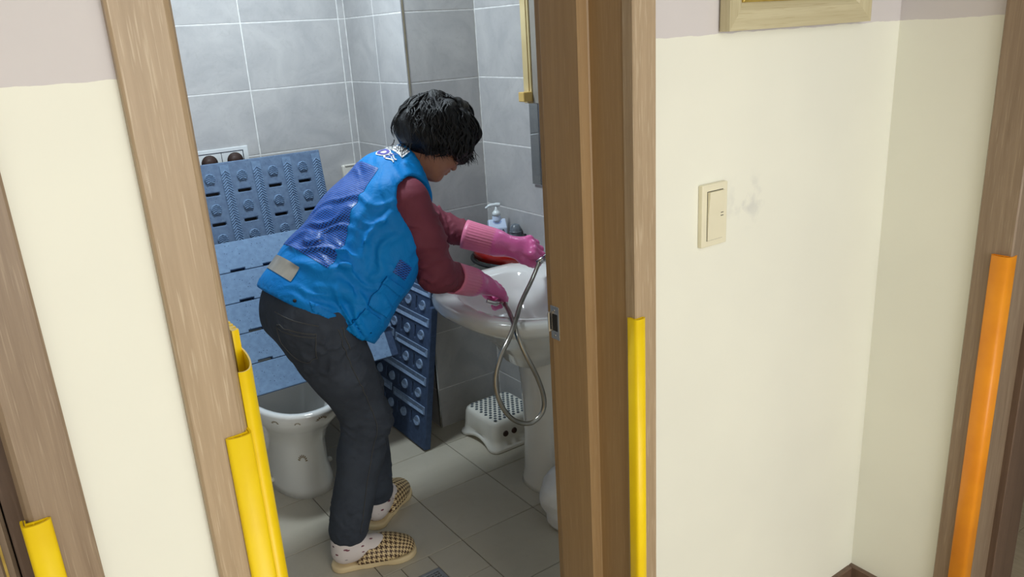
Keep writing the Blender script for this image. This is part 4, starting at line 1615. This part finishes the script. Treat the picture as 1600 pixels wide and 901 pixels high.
# neck and head
f.cone(nkA, nkB, 0.056, 0.050, 0.03)
f.cone(nkB, hp(-0.015, 0, -0.05), 0.050, 0.05, 0.03)
f.ell(hp(-0.012, 0, 0.035), (HF, HS, HU), (0.094, 0.074, 0.084), 0.02)
f.ell(hp(0.022, 0, -0.03), (HF, HS, HU), (0.060, 0.062, 0.080), 0.02)
f.cone(hp(0.060, 0.012, -0.094), hp(0.060, -0.012, -0.094), 0.019, 0.019, 0.016)      # chin
f.cone(hp(0.0, 0.045, -0.06), hp(0.045, 0.02, -0.088), 0.024, 0.02, 0.02)         # jaw
f.cone(hp(0.0, -0.045, -0.06), hp(0.045, -0.02, -0.088), 0.024, 0.02, 0.02)
f.cone(hp(0.080, 0, 0.012), hp(0.099, 0, -0.027), 0.008, 0.0115, 0.010)           # nose
for s_ in (1, -1):
    f.ell(hp(0.090, s_*0.012, -0.028), (HF, HS, HU), (0.011, 0.008, 0.008), 0.006)
    f.ell(hp(0.058, s_*0.042, -0.022), (HF, HS, HU), (0.024, 0.022, 0.024), 0.015)   # cheek
    f.ell(hp(0.083, s_*0.031, 0.012), (HF, HS, HU), (0.012, 0.016, 0.010), 0.008, cut=True)
    f.ell(hp(0.074, s_*0.031, 0.011), (HF, HS, HU), (0.013, 0.014, 0.011), 0.004)    # eyeball under lid
    f.ell(hp(-0.018, s_*0.075, -0.005), (HF, HS, HU), (0.018, 0.010, 0.030), 0.006)  # ear
f.ell(hp(0.079, 0, 0.035), (HF, HS, HU), (0.014, 0.05, 0.012), 0.015)             # brow
f.cone(hp(0.0855, 0.015, -0.052), hp(0.0855, -0.015, -0.052), 0.0066, 0.0066, 0.005)    # lips
f.cone(hp(0.0825, 0.013, -0.065), hp(0.0825, -0.013, -0.065), 0.0068, 0.0068, 0.005)
body = f.obj('body', 'skin', per, PO)
for s_ in (1, -1):
    c = hp(0.0785, s_*0.031, 0.011)
    ob = rings('eye', [[tuple(c+HF*(0.0035+0.004*(1-q*q))*1.0+HS*0.012*q*math.cos(k*PI/8)+HU*0.0035*q*math.sin(k*PI/8)-np.array(PO)) for k in range(16)] for q in (1.0, 0.5, 0.05)], 'eye', per)
    rings('iris', [[tuple(c+HF*0.0082+HS*0.0045*q*math.cos(k*PI/8)+HU*0.0034*q*math.sin(k*PI/8)-np.array(PO)) for k in range(16)] for q in (1.0, 0.1)], 'ink', ob)

# --- jeans
f = Field((0.58, 1.96, 0.05), (1.12, 2.46, 1.04), 0.0065)
f.ell((0.757, 2.205, 0.862), ((1, 0, 0), (0, 1, 0), (0, 0, 1)), (0.112, 0.160, 0.11), 0.03)
f.cone(v3(0.735, 2.135, 0.83), v3(0.765, 2.135, 0.72), 0.094, 0.086, 0.05)
f.cone(v3(0.74, 2.275, 0.83), v3(0.785, 2.285, 0.72), 0.094, 0.086, 0.05)
f.chain([hipR, hipR+(kneR-hipR)*0.5, kneR, kneR+(ankR-kneR)*0.3, ankR+v3(0.012, 0, 0.03)], [0.110, 0.092, 0.071, 0.069, 0.062], 0.03)
f.chain([hipL, hipL+(kneL-hipL)*0.5, kneL, kneL+(ankL-kneL)*0.3, ankL+v3(0.0, 0, 0.03)], [0.110, 0.092, 0.071, 0.069, 0.060], 0.02)
f.cone(SP[0], SP[1], 0.108, 0.10, 0.04, (1, 1.36))
# creases at hip, knee and hem
for k in range(4):
    z = 0.43+0.028*k
    f.fold(v3(0.80, 2.04, z-0.012), v3(0.93, 2.04, z+0.02*(k % 2)), None, 0.006, 0.009)
for k in range(3):
    z = 0.15+0.035*k
    f.fold(v3(0.70, 2.05, z), v3(0.82, 2.05, z+0.015), None, 0.004, 0.010)
for k in range(3):
    f.fold(v3(0.70+0.02*k, 2.02, 0.70-0.02*k), v3(0.86, 2.02, 0.74-0.035*k), None, 0.005, 0.012)
f.wave(0.0022, 45, 11)
f.crease(0.008, (0.2, 0, 1), 0.034, 61, (0.86, 2.06, 0.47), 0.13)
f.crease(0.007, (0.25, 0, 1), 0.034, 62, (0.95, 2.30, 0.46), 0.12)
f.crease(0.008, (-0.5, 0, 1), 0.045, 63, (0.76, 2.06, 0.72), 0.16)
f.crease(0.006, (0.1, 0, 1), 0.030, 64, (0.77, 2.10, 0.17), 0.11)
f.crease(0.005, (0.1, 0, 1), 0.030, 65, (0.96, 2.30, 0.17), 0.11)
f.crease(0.006, (0.9, 0.2, 0.5), 0.05, 66, (0.72, 2.1, 0.80), 0.15)
Gx, Gy, Gz = f.grid()
cutd = np.where(Gy < 2.215, 0.092+0.24*(Gx-0.78)-Gz, 0.083+0.05*(Gx-0.96)-Gz)
f.V = np.maximum(f.V, cutd).astype(np.float32)
jeans = f.obj('jeans', 'denim', per, PO)

# --- shirt
f = Field((0.72, 1.95, 0.78), (1.50, 2.50, 1.28), 0.006)
torso(f, -0.004)
armw = {}
for sh, el, wr, fr in ((shR, elR, wrR, 0.50), (shL, elL, wrL, 0.58)):
    end = el+(wr-el)*fr
    f.chain([sh, sh+(el-sh)*0.5, el], [0.068, 0.066, 0.057], 0.03)
    f.chain([el, end], [0.054, 0.041], 0.03)
f.cone(nkA, nkA+(nkB-nkA)*0.3, 0.062, 0.058, 0.02)
rng = random.Random(4)
for sh, el, sd in ((shR, elR, -1), (shL, elL, -1)):
    for k in range(6):
        c = el+(sh-el)*(0.02+0.11*k)
        ax = unit(el-sh)
        a = unit(np.cross(ax, v3(0.2, 1, 0.1)))
        p = c+a*0.06*(1 if k % 2 else -1)+v3(0, -0.05, 0)
        q = c-a*0.03*(1 if k % 2 else -1)+v3(0, -0.05, 0)-ax*0.035
        f.fold(p, q, None, 0.006, 0.009)
for k in range(5):
    c = elR+(wrR-elR)*(0.0+0.09*k)
    f.fold(c+v3(-0.01, -0.045, 0.045), c+v3(0.012, -0.045, -0.045), None, 0.004, 0.007)
f.wave(0.0018, 60, 21)
for (sh, el, wr, sd_) in ((shR, elR, wrR, 71), (shL, elL, wrL, 75)):
    f.crease(0.010, unit(el-sh)+v3(0.15, 0, 0.1), 0.036, sd_, el, 0.13)
    f.crease(0.008, unit(el-sh)+v3(-0.5, 0, 0.1), 0.05, sd_+1, (sh+el)/2, 0.15)
    f.crease(0.007, unit(wr-el), 0.028, sd_+2, el+(wr-el)*0.35, 0.10)
shirt = f.obj('shirt', 'shirt', per, PO)

# --- gloves
for nm, H, wr, el, fr in (('glove', HR_, wrR, elR, 0.34), ('glove', HL_, wrL, elL, 0.40)):
    lo = np.minimum.reduce([wr, el, wr+H[0]*0.17])-0.09
    hi = np.maximum.reduce([wr, el, wr+H[0]*0.17])+0.09
    f = Field(lo, hi, 0.0033)
    add_hand(f, H, wr, 0.0016)
    a = el+(wr-el)*fr
    b = el+(wr-el)*(fr+0.45)
    f.chain([a, b, wr], [0.047, 0.043, 0.032], 0.02)
    # wrinkles round the wrist
    ax = unit(wr-el)
    sd = unit(np.cross(ax, v3(0, 0, 1)))
    if sd[1] > 0:
        sd = -sd
    for k in range(5):
        c = b+(wr-b)*(0.25*k)
        f.fold(c+sd*0.032+v3(0, 0, 0.03)+ax*0.01, c+sd*0.032-v3(0, 0, 0.03)-ax*0.012, None, 0.0032, 0.006)
    f.plane(a, ax)
    gl = f.obj(nm, 'glove', per, PO)
    # ribbed cuff
    e1, e2 = sd, unit(np.cross(ax, sd))
    n = 120
    rl = []
    L = np.linalg.norm(b-a)
    for t, rr_, amp in ((-0.02, 0.0475, 0), (-0.02, 0.0515, 0), (0.10, 0.0515, 0), (0.16, 0.0495, 0.0012), (0.9, 0.0475, 0.0012), (1.0, 0.0445, 0)):
        c = a+(b-a)*t
        rl.append([tuple(c+(e1*math.cos(2*PI*k/n)+e2*math.sin(2*PI*k/n))*(rr_+amp*math.cos(2*PI*k/n*30))-np.array(PO)) for k in range(n)])
    rings('cuff', rl, 'glovecuff', gl, False, False)

# --- vest
AX = unit(v3(0.70, 0, 0.71))
f = Field((0.58, 1.93, 0.66), (1.26, 2.48, 1.34), 0.0055)
torso(f, 0.017)
f.cone(v3(0.765, 2.205, 0.885), v3(0.815, 2.205, 0.935), 0.127, 0.122, 0.05, (1, 1.38))
f.cone(shR+v3(-0.02, 0.03, 0.0), shL+v3(-0.02, -0.03, 0), 0.078, 0.078, 0.05)
f.cone(nkA+v3(-0.03, 0, 0.0), nkA+(nkB-nkA)*0.75, 0.092, 0.072, 0.04)
# loose front panels hanging under the chest
f.chain([v3(1.05, 2.09, 1.04), v3(0.97, 2.08, 0.945), v3(0.89, 2.085, 0.85), v3(0.85, 2.09, 0.79)], [0.08, 0.07, 0.07, 0.066], 0.06)
f.chain([v3(1.08, 2.33, 1.03), v3(1.0, 2.33, 0.93), v3(0.915, 2.32, 0.84)], [0.085, 0.075, 0.07], 0.06)
# folds of the cloth
for p, q, a, wd in (((0.80, 2.01, 0.93), (0.93, 2.0, 0.87), 0.010, 0.014), ((0.86, 2.0, 0.96), (0.99, 2.0, 0.98), 0.008, 0.014), ((0.73, 2.05, 0.97), (0.85, 1.99, 0.93), 0.008, 0.014),
                    ((0.74, 2.05, 1.05), (0.87, 1.99, 1.00), 0.009, 0.013), ((0.80, 2.05, 1.11), (0.93, 1.99, 1.05), 0.008, 0.012), ((0.88, 2.05, 1.17), (0.97, 2.0, 1.11), 0.007, 0.012),
                    ((0.93, 2.0, 1.02), (0.88, 2.0, 0.85), 0.007, 0.016), ((0.70, 2.15, 1.03), (0.80, 2.03, 1.01), 0.006, 0.012), ((0.69, 2.12, 0.93), (0.84, 2.0, 0.86), 0.006, 0.014)):
    f.fold(v3(*p), v3(*q), None, a, wd)
f.wave(0.0025, 38, 31)
f.crease(0.012, unit(AX+v3(0, 0.5, 0)), 0.055, 81, (0.84, 2.08, 1.06), 0.22, 2.0)
f.crease(0.010, unit(AX+v3(0.3, -0.2, -0.5)), 0.06, 82, (0.86, 2.03, 0.93), 0.18, 3.0)
f.crease(0.008, unit(v3(0.6, 0, -0.5)), 0.06, 83, (0.98, 2.03, 1.08), 0.16, 2.5)
f.crease(0.007, unit(AX+v3(0, -0.4, 0)), 0.06, 84, (1.02, 2.14, 1.22), 0.14, 2.0)
# armholes, neck opening, hem
for sh, el in ((shR, elR), (shL, elL)):
    out = v3(0.035, -0.075, -0.02) if sh is shR else v3(0.035, 0.075, -0.02)
    f.cone(sh+out*0.35, sh+out*2.2, 0.080, 0.10, 0.008, cut=True)
    f.cone(sh+v3(0.01, 0, -0.01)+out*0.55, el+out*0.5, 0.083, 0.075, 0.008, cut=True)
f.cone(nkA+AX*0.02, nkB+AX*0.08, 0.060, 0.064, 0.006, cut=True)
f.plane((1.129, 2.2, 1.303), (-0.955, 0.0, -0.26))
hemP, hemN = v3(0.646, 2.2, 0.938), v3(0.614, 0.03, 0.789)
f.plane(hemP, hemN)
vest = f.obj('vest', 'vest', per, PO)

off = Vector(PO)
pl = lambda p, n: (tuple(Vector(p)-off), tuple(n))
ND = unit(v3(-0.71, 0, 0.70))             # out of her back
BD = -ND
sP = lambda s0, sg: pl(AX*s0, AX*sg)
nP = lambda b0, sg: pl(BD*b0, BD*sg)
yP = lambda y0, sg: pl((0, y0, 0), (0, sg, 0))
pa, pb_ = v3(1.019, 2.136, 1.251), v3(0.79, 2.041, 1.007)
sn = unit(np.cross(pa-pb_, ND))
if sn[1] < 0:
    sn = -sn
mir = v3(1, -1, 1)
pam = pa*mir+v3(0, 4.416, 0)
back = lambda c, n: n.dot(Vector(ND)) > -0.35
side = lambda c, n: n.y < -0.15
vm = patch('mesh_panel', vest, [sP(1.600, -1), sP(1.268, 1), pl(pa, sn), pl(pam, sn*mir)], 'mesh', vest, 0.0012, 0.0, (tuple(AX), (0.25, 0.92, 0.3)), back)
vm.parent = vest
vs_ = patch('reflective_strip', vest, [sP(1.182, 1), sP(1.230, -1), yP(2.106, 1), yP(2.31, -1)], 'strip', vest, 0.002, 0.0, None, back)
for nm, s0, s1, b0, b1, o_, m_ in (('pocket', 1.243, 1.335, -0.012, 0.06, 0.007, 'vest'), ('pocket', 1.155, 1.232, -0.012, 0.05, 0.007, 'vest'), ('pocket_flap', 1.318, 1.342, -0.016, 0.064, 0.010, 'vest'),
                                   ('mesh_pocket', 1.362, 1.405, -0.006, 0.045, 0.002, 'mesh')):
    patch(nm, vest, [sP(s0, 1), sP(s1, -1), nP(b0, 1), nP(b1, -1), yP(2.1, -1)], m_, vest, o_, 0.006 if m_ == 'vest' else 0.0, (tuple(AX), (0.0, 0.3, 0.9)), side)
hemp = lambda d, sg: pl(hemP+unit(hemN)*d, unit(hemN)*sg)
patch('hem_band', vest, [hemp(0.0, 1), hemp(0.026, -1)], 'vest', vest, 0.0016, 0.0, None)
patch('waist_tab', vest, [hemp(0.010, 1), hemp(0.030, -1), pl((0.715, 0, 0), (1, 0, 0)), pl((0.775, 0, 0), (-1, 0, 0)), yP(2.1, -1)], 'vest', vest, 0.004, 0.003, None, side)


def bvh_of(o):
    return BVHTree.FromPolygons([v.co[:] for v in o.data.vertices], [p.vertices[:] for p in o.data.polygons])


VB = bvh_of(vest)


def on(bv, p, e=0.0015):
    l, n, i, d = bv.find_nearest(Vector(p)-off)
    return l+n*e, n


def stud(bv, p, r, m, parent, name='snap'):
    l, n = on(bv, p, 0.0)
    a = n.orthogonal().normalized()
    b = n.cross(a)
    return rings(name, [[l+(a*math.cos(k*PI/8)+b*math.sin(k*PI/8))*r*q+n*z for k in range(16)] for q, z in ((1, -0.001), (1, 0.004), (0.8, 0.006), (0.2, 0.0065))], m, parent)


stud(VB, (0.685, 2.066, 0.932), 0.005, 'dark', vest)
stud(VB, (0.722, 2.033, 0.918), 0.0065, 'vest', vest)
stud(VB, (0.915, 1.99, 0.865), 0.004, 'strip', vest)

# print on the upper back
LA, LB = unit(v3(0.12, -1.0, -0.10)), unit(v3(0.86, 0.10, 0.45))


def decal(name, P0, polys, m, e, parent):
    vs, fs = [], []
    for poly in polys:
        n0 = len(vs)
        for a, b in poly:
            vs.append(on(VB, P0+LA*a+LB*b, e)[0])
        fs.append(list(range(n0, len(vs))))
    return obj(name, vs, fs, m, parent)


def strip_poly(pts, w):
    q = sheet_pts([p for p in pts], w)
    n = len(pts)
    return [[q[i], q[i+1], q[2*n-2-i], q[2*n-1-i]] for i in range(n-1)]


PT = v3(1.100, 2.172, 1.290)
PE = v3(1.060, 2.185, 1.278)
plate = [[(-0.045+0.0225*i, -0.0165), (-0.0225+0.0225*i, -0.0165), (-0.0225+0.0225*i, 0.0165), (-0.045+0.0225*i, 0.0165)] for i in range(4)]
decal('letter_plate', PT, plate, 'white', 0.0024, vest)
me = text_mesh('안도시', 0.034)
me.materials.clear()
me.materials.append(M['ink'])
bmt = bmesh.new()
bmt.from_mesh(me)
for v in bmt.verts:
    v.co = on(VB, PT+LA*v.co.x*0.9+LB*(v.co.y), 0.0034)[0]
bmt.to_mesh(me)
bmt.free()
link(bpy.data.objects.new('lettering', me), vest)
ringp = lambda r0, r1, sx, n=24: [[(sx*r0*math.cos(2*PI*k/n), r0*math.sin(2*PI*k/n)), (sx*r0*math.cos(2*PI*(k+1)/n), r0*math.sin(2*PI*(k+1)/n)),
                                  (sx*r1*math.cos(2*PI*(k+1)/n), r1*math.sin(2*PI*(k+1)/n)), (sx*r1*math.cos(2*PI*k/n), r1*math.sin(2*PI*k/n))] for k in range(n)]
decal('emblem_outline', PE, ringp(0.0001, 0.0225, 1.15), 'white', 0.0022, vest)
decal('emblem_ring', PE, ringp(0.0095, 0.0185, 1.15), 'navy', 0.0030, vest)
wv = lambda y0, x0, x1, am: [(x0+(x1-x0)*k/10, y0+am*math.sin(k*0.6)) for k in range(11)]
decal('emblem_wave', PE, strip_poly(wv(0.006, 0.018, 0.062, 0.004), 0.006)+strip_poly(wv(-0.014, 0.02, 0.066, -0.004), 0.005)+strip_poly(wv(-0.004, 0.024, 0.06, 0.003), 0.003), 'white', 0.0026, vest)
decal('emblem_stroke', PE, strip_poly([(0.03, -0.02), (0.036, -0.004), (0.034, 0.012), (0.042, 0.02)], 0.0035), 'navy', 0.0034, vest)

# --- jeans details
JB = bvh_of(jeans)


def stitched(pts, r=0.0012, m='stitch', name='seam'):
    P = spline([v3(*p) for p in pts], 8)
    return tube(name, [on(JB, p, 0.0008)[0] for p in P], r, m, jeans, 6)


stitched([(0.645, 2.11, 0.862), (0.66, 2.05, 0.852), (0.70, 2.015, 0.842), (0.712, 2.01, 0.84)], 0.0022)
stitched([(0.642, 2.11, 0.852), (0.657, 2.05, 0.842), (0.698, 2.015, 0.832), (0.710, 2.01, 0.83)], 0.0018)
stitched([(0.712, 2.01, 0.84), (0.705, 2.02, 0.79), (0.70, 2.03, 0.755), (0.685, 2.05, 0.742), (0.66, 2.08, 0.745), (0.645, 2.10, 0.775), (0.64, 2.115, 0.855)], 0.0014)
stitched([(0.64, 2.13, 0.895), (0.665, 2.05, 0.882), (0.72, 2.01, 0.862)], 0.0016)
stitched([(0.775, 2.0, 0.84), (0.80, 2.0, 0.72), (0.84, 2.0, 0.60), (0.862, 2.02, 0.49), (0.83, 2.04, 0.38), (0.80, 2.04, 0.25), (0.775, 2.04, 0.14)], 0.0014, name='side_seam')
stitched([(0.79, 2.0, 0.845), (0.80, 2.0, 0.80), (0.805, 2.0, 0.765)], 0.0022, name='pocket_edge')

# --- socks and slippers
for heel, ang, an in (((0.697, 2.131), -20.1, ankR), ((0.890, 2.238), 38.0, ankL)):
    ca, sa = math.cos(math.radians(ang)), math.sin(math.radians(ang))
    loc = Vector((heel[0], heel[1], 0))
    rel = an-np.array([heel[0], heel[1], 0])
    al = v3(ca*rel[0]+sa*rel[1], -sa*rel[0]+ca*rel[1], rel[2])

    def put(o):
        o.location = loc-off
        o.rotation_euler = (0, 0, math.radians(ang))
        return o
    f = Field((-0.02, -0.07, 0.0), (0.29, 0.07, 0.2), 0.004)
    f.chain([al+v3(0, 0, 0.06), al, v3(0.055, 0, 0.062), v3(0.14, 0, 0.05), v3(0.21, 0, 0.04)], [0.044, 0.041, 0.038, 0.034, 0.028], 0.03)
    f.cone(v3(0.038, 0, 0.052), v3(0.06, 0, 0.07), 0.032, 0.032, 0.02)
    f.wave(0.0015, 70, 41)
    sk = put(f.obj('sock', 'sock', per))
    f = Field((-0.03, -0.075, -0.002), (0.30, 0.075, 0.05), 0.0035)
    f.chain([v3(0.036, 0, 0.018), v3(0.12, 0.002, 0.018), v3(0.205, 0.004, 0.018), v3(0.225, 0.004, 0.018)], [0.040, 0.036, 0.050, 0.047], 0.03, (2, 4.0))
    f.plane((0, 0, 0.0005), (0, 0, 1))
    f.plane((0, 0, 0.020), (0, 0, -1), 0.008)
    sl_ = put(f.obj('slipper', 'sole', per))
    f = Field((-0.03, -0.075, 0.0), (0.30, 0.075, 0.12), 0.0035)
    f.chain([v3(0.06, 0.0, 0.03), v3(0.12, 0.002, 0.034), v3(0.17, 0.003, 0.034), v3(0.222, 0.004, 0.026)], [0.043, 0.045, 0.052, 0.048], 0.03, (2, 0.78))
    f.cone(v3(0.10, 0.0, 0.048), v3(0.20, 0.003, 0.03), 0.038, 0.032, 0.03)
    f.plane((0, 0, 0.024), (0, 0, 1), 0.004)
    f.plane((0.098, 0, 0.05), (1, 0, -0.95), 0.006)
    vp = f.obj('vamp', 'hound', sl_)
    uvl = vp.data.uv_layers.new(name='uv')
    for l in vp.data.loops:
        c = vp.data.vertices[l.vertex_index].co
        e = max(0.0, 0.066-c.z)*0.75
        uvl.data[l.index].uv = (c.x+(e if c.x > 0.2 else 0)*min(1, max(0, (c.x-0.2)/0.05)), c.y+e*max(-1, min(1, c.y/0.03)))

# --- hair
HCE = v3(1.240, 2.168, 1.334)
HR3 = v3(0.106, 0.100, 0.104)
HAX = (HF, HS, HU)
hq = lambda a, b, c: HCE + HF*a + HS*b + HU*c
f = Field((1.06, 2.0, 1.17), (1.42, 2.33, 1.49), 0.0042)
f.ell(HCE, HAX, HR3, 0.0)
f.ell(hq(-0.058, 0, -0.032), HAX, (0.064, 0.082, 0.074), 0.04)
f.ell(hq(0.066, 0.0, 0.008), HAX, (0.052, 0.082, 0.074), 0.04)
for s_ in (1, -1):
    f.ell(hq(-0.012, s_*0.076, -0.05), HAX, (0.032, 0.022, 0.058), 0.03)
    f.ell(hq(0.052, s_*0.072, -0.01), HAX, (0.036, 0.022, 0.05), 0.03)
rngn = np.random.RandomState(8)
for k in range(46):
    d = rngn.normal(size=3)
    d = unit(d)
    if d@HU < -0.35:
        continue
    p = HCE+HF*d[0]*HR3[0]*0.9+HS*d[1]*HR3[1]*0.9+HU*abs(d[2])*HR3[2]*0.9
    f.ell(p, HAX, tuple(rngn.uniform(0.018, 0.032, 3)), 0.02)
f.wave(0.0035, 85, 51).wave(0.002, 190, 52, n=7)
# free the face and the neck
f.ell(hp(0.048, 0, -0.078), HAX, (0.074, 0.13, 0.062), 0.012, cut=True)
f.plane((1.103, 2.1, 1.276), (0.36, -0.05, 0.93), 0.01)
hair = f.obj('hair', 'hair', per, PO)
HBV = bvh_of(hair)
rg = random.Random(12)
vs, fs = [], []
crown = unit(HU*0.75-HF*0.55)
for k in range(520):
    th, ph = rg.uniform(0, 2*PI), math.acos(rg.uniform(-0.25, 1))
    d = v3(math.sin(ph)*math.cos(th), math.sin(ph)*math.sin(th), math.cos(ph))
    p = HCE+HF*d[0]*HR3[0]+HS*d[1]*HR3[1]+HU*d[2]*HR3[2]
    l, n, i_, dd_ = HBV.find_nearest(Vector(p)-off)
    cur = l.copy()
    pts = []
    ph0, fr, am = rg.uniform(0, 6.3), rg.uniform(0.8, 1.5), rg.uniform(0.003, 0.008)
    steps = rg.randint(8, 13)
    for q in range(steps):
        l, n, i_, dd_ = HBV.find_nearest(cur)
        pts.append(l+n*(0.0015+0.0035*math.sin(PI*q/steps)+(0.005*(q/steps)**2)))
        g = Vector((0, 0, -1))*0.6+Vector(-crown)*0.6+Vector(unit(np.array(cur+off)-HCE))*0.1
        tdir = (g-n*n.dot(g))
        tdir = tdir.normalized() if tdir.length > 1e-5 else Vector((1, 0, 0))
        sdv = n.cross(tdir)
        cur = l+tdir*0.0085+sdv*am*math.cos(ph0+q*fr)
    c_ = Vector(off)
    r0 = rg.uniform(0.0018, 0.0042)
    a, b = tube_data(pts, [r0*(1-0.9*(abs(2*q/(steps-1)-0.8)/1.2)**2) if q < steps-1 else 0.0003 for q in range(steps)], 5, len(vs))
    vs += a
    fs += b
# loose wisps at the fringe and nape
for (c0, dirs, nn_) in ((v3(1.315, 2.14, 1.245), v3(0.2, -0.1, -0.8), 60), (v3(1.112, 2.14, 1.305), v3(-0.4, -0.2, -0.8), 16), (v3(1.172, 2.082, 1.290), v3(0.1, -0.1, -1.0), 60), (v3(1.27, 2.10, 1.262), v3(0.25, -0.1, -0.9), 50)):
    for k in range(nn_):
        p = Vector(c0)-off+Vector((rg.uniform(-0.028, 0.028), rg.uniform(-0.03, 0.03), rg.uniform(-0.006, 0.02)))
        d = Vector(unit(dirs+v3(rg.uniform(-0.4, 0.4), rg.uniform(-0.3, 0.3), rg.uniform(-0.3, 0.3))))
        sdv = d.orthogonal().normalized()
        pts = [p+d*0.0042*q+sdv*0.004*math.sin(q*0.9+k) for q in range(9)]
        a, b = tube_data(pts, [0.0016*(1-q/9.5) for q in range(9)], 4, len(vs))
        vs += a
        fs += b
lk = obj('curly_locks', vs, fs, 'hair', hair, True)
lk['kind'] = 'stuff'

# ------------------------------------------------------------------ hand shower with its hose
hs = thing('hand_shower', 'steel shower hose looping between the two pink gloves', 'shower hose', (1.25, 1.9, 0.76))
ho = Vector((1.25, 1.9, 0.76))
HPTS = [(1.415, 2.115, 0.732), (1.353, 2.000, 0.749), (1.259, 1.840, 0.779), (1.220, 1.765, 0.766), (1.225, 1.735, 0.713), (1.255, 1.725, 0.635), (1.271, 1.720, 0.565), (1.261, 1.720, 0.520), (1.215, 1.720, 0.502),
        (1.156, 1.720, 0.535), (1.116, 1.720, 0.600), (1.107, 1.725, 0.672), (1.131, 1.728, 0.736), (1.183, 1.752, 0.775), (1.264, 1.830, 0.792), (1.357, 1.930, 0.797), (1.482, 2.040, 0.817), (1.562, 2.100, 0.852)]
sp = spline(HPTS, 40)
# resample evenly
acc = [0.0]
for a, b in zip(sp[:-1], sp[1:]):
    acc.append(acc[-1]+(b-a).length)
pit_ = 0.0021
n = int(acc[-1]/pit_)
xs_ = np.linspace(0, acc[-1], n)
A = np.array([tuple(p) for p in sp])
Q = np.stack([np.interp(xs_, acc, A[:, i]) for i in range(3)], 1)
tube('hose', [Vector(p)-ho for p in Q], [0.0075 if k % 2 else 0.0064 for k in range(n)], 'hose', hs, 10)
e0 = Vector(HPTS[0])-ho
dv = (Vector(HPTS[0])-Vector(HPTS[1])).normalized()
tube('hose_nut', [e0-dv*0.012, e0-dv*0.01, e0+dv*0.008, e0+dv*0.012], [0.009, 0.0115, 0.0115, 0.009], 'steel', hs, 12)
hx = wrR+HR_[0]*0.085-HR_[1]*0.026
tube('holder_arm', [Vector(p)-ho for p in spline([HPTS[0], tuple(hx+v3(-0.005, -0.03, -0.012)), tuple(hx+v3(-0.03, -0.045, -0.008)), tuple(hx+v3(-0.055, -0.03, 0.004))], 6)], [0.009]*7+[0.010]*6+[0.008]*6, 'steel', hs, 12)
e1 = Vector(HPTS[-1])
d1 = Vector((0.75, -0.42, 0.5)).normalized()
tube('hose_nut', [e1-d1*0.012-ho, e1-d1*0.009-ho, e1+d1*0.012-ho, e1+d1*0.016-ho], [0.009, 0.0118, 0.0118, 0.0105], 'steel', hs, 12)
tube('handle', [e1+d1*t-ho for t in (0.012, 0.03, 0.08, 0.12)], [0.0105, 0.012, 0.0125, 0.014], 'steel', hs, 14)
hd = e1+d1*0.13-ho
nf = Vector((0.3, -0.2, -0.9)).normalized()
aa = nf.orthogonal().normalized()
bb2 = nf.cross(aa)
rings('spray_head', [[hd+nf*z+(aa*math.cos(k*PI/12)+bb2*math.sin(k*PI/12))*r for k in range(24)] for z, r in ((-0.018, 0.012), (-0.012, 0.026), (0.0, 0.034), (0.01, 0.036), (0.014, 0.033), (0.0142, 0.005))], 'steel', hs)
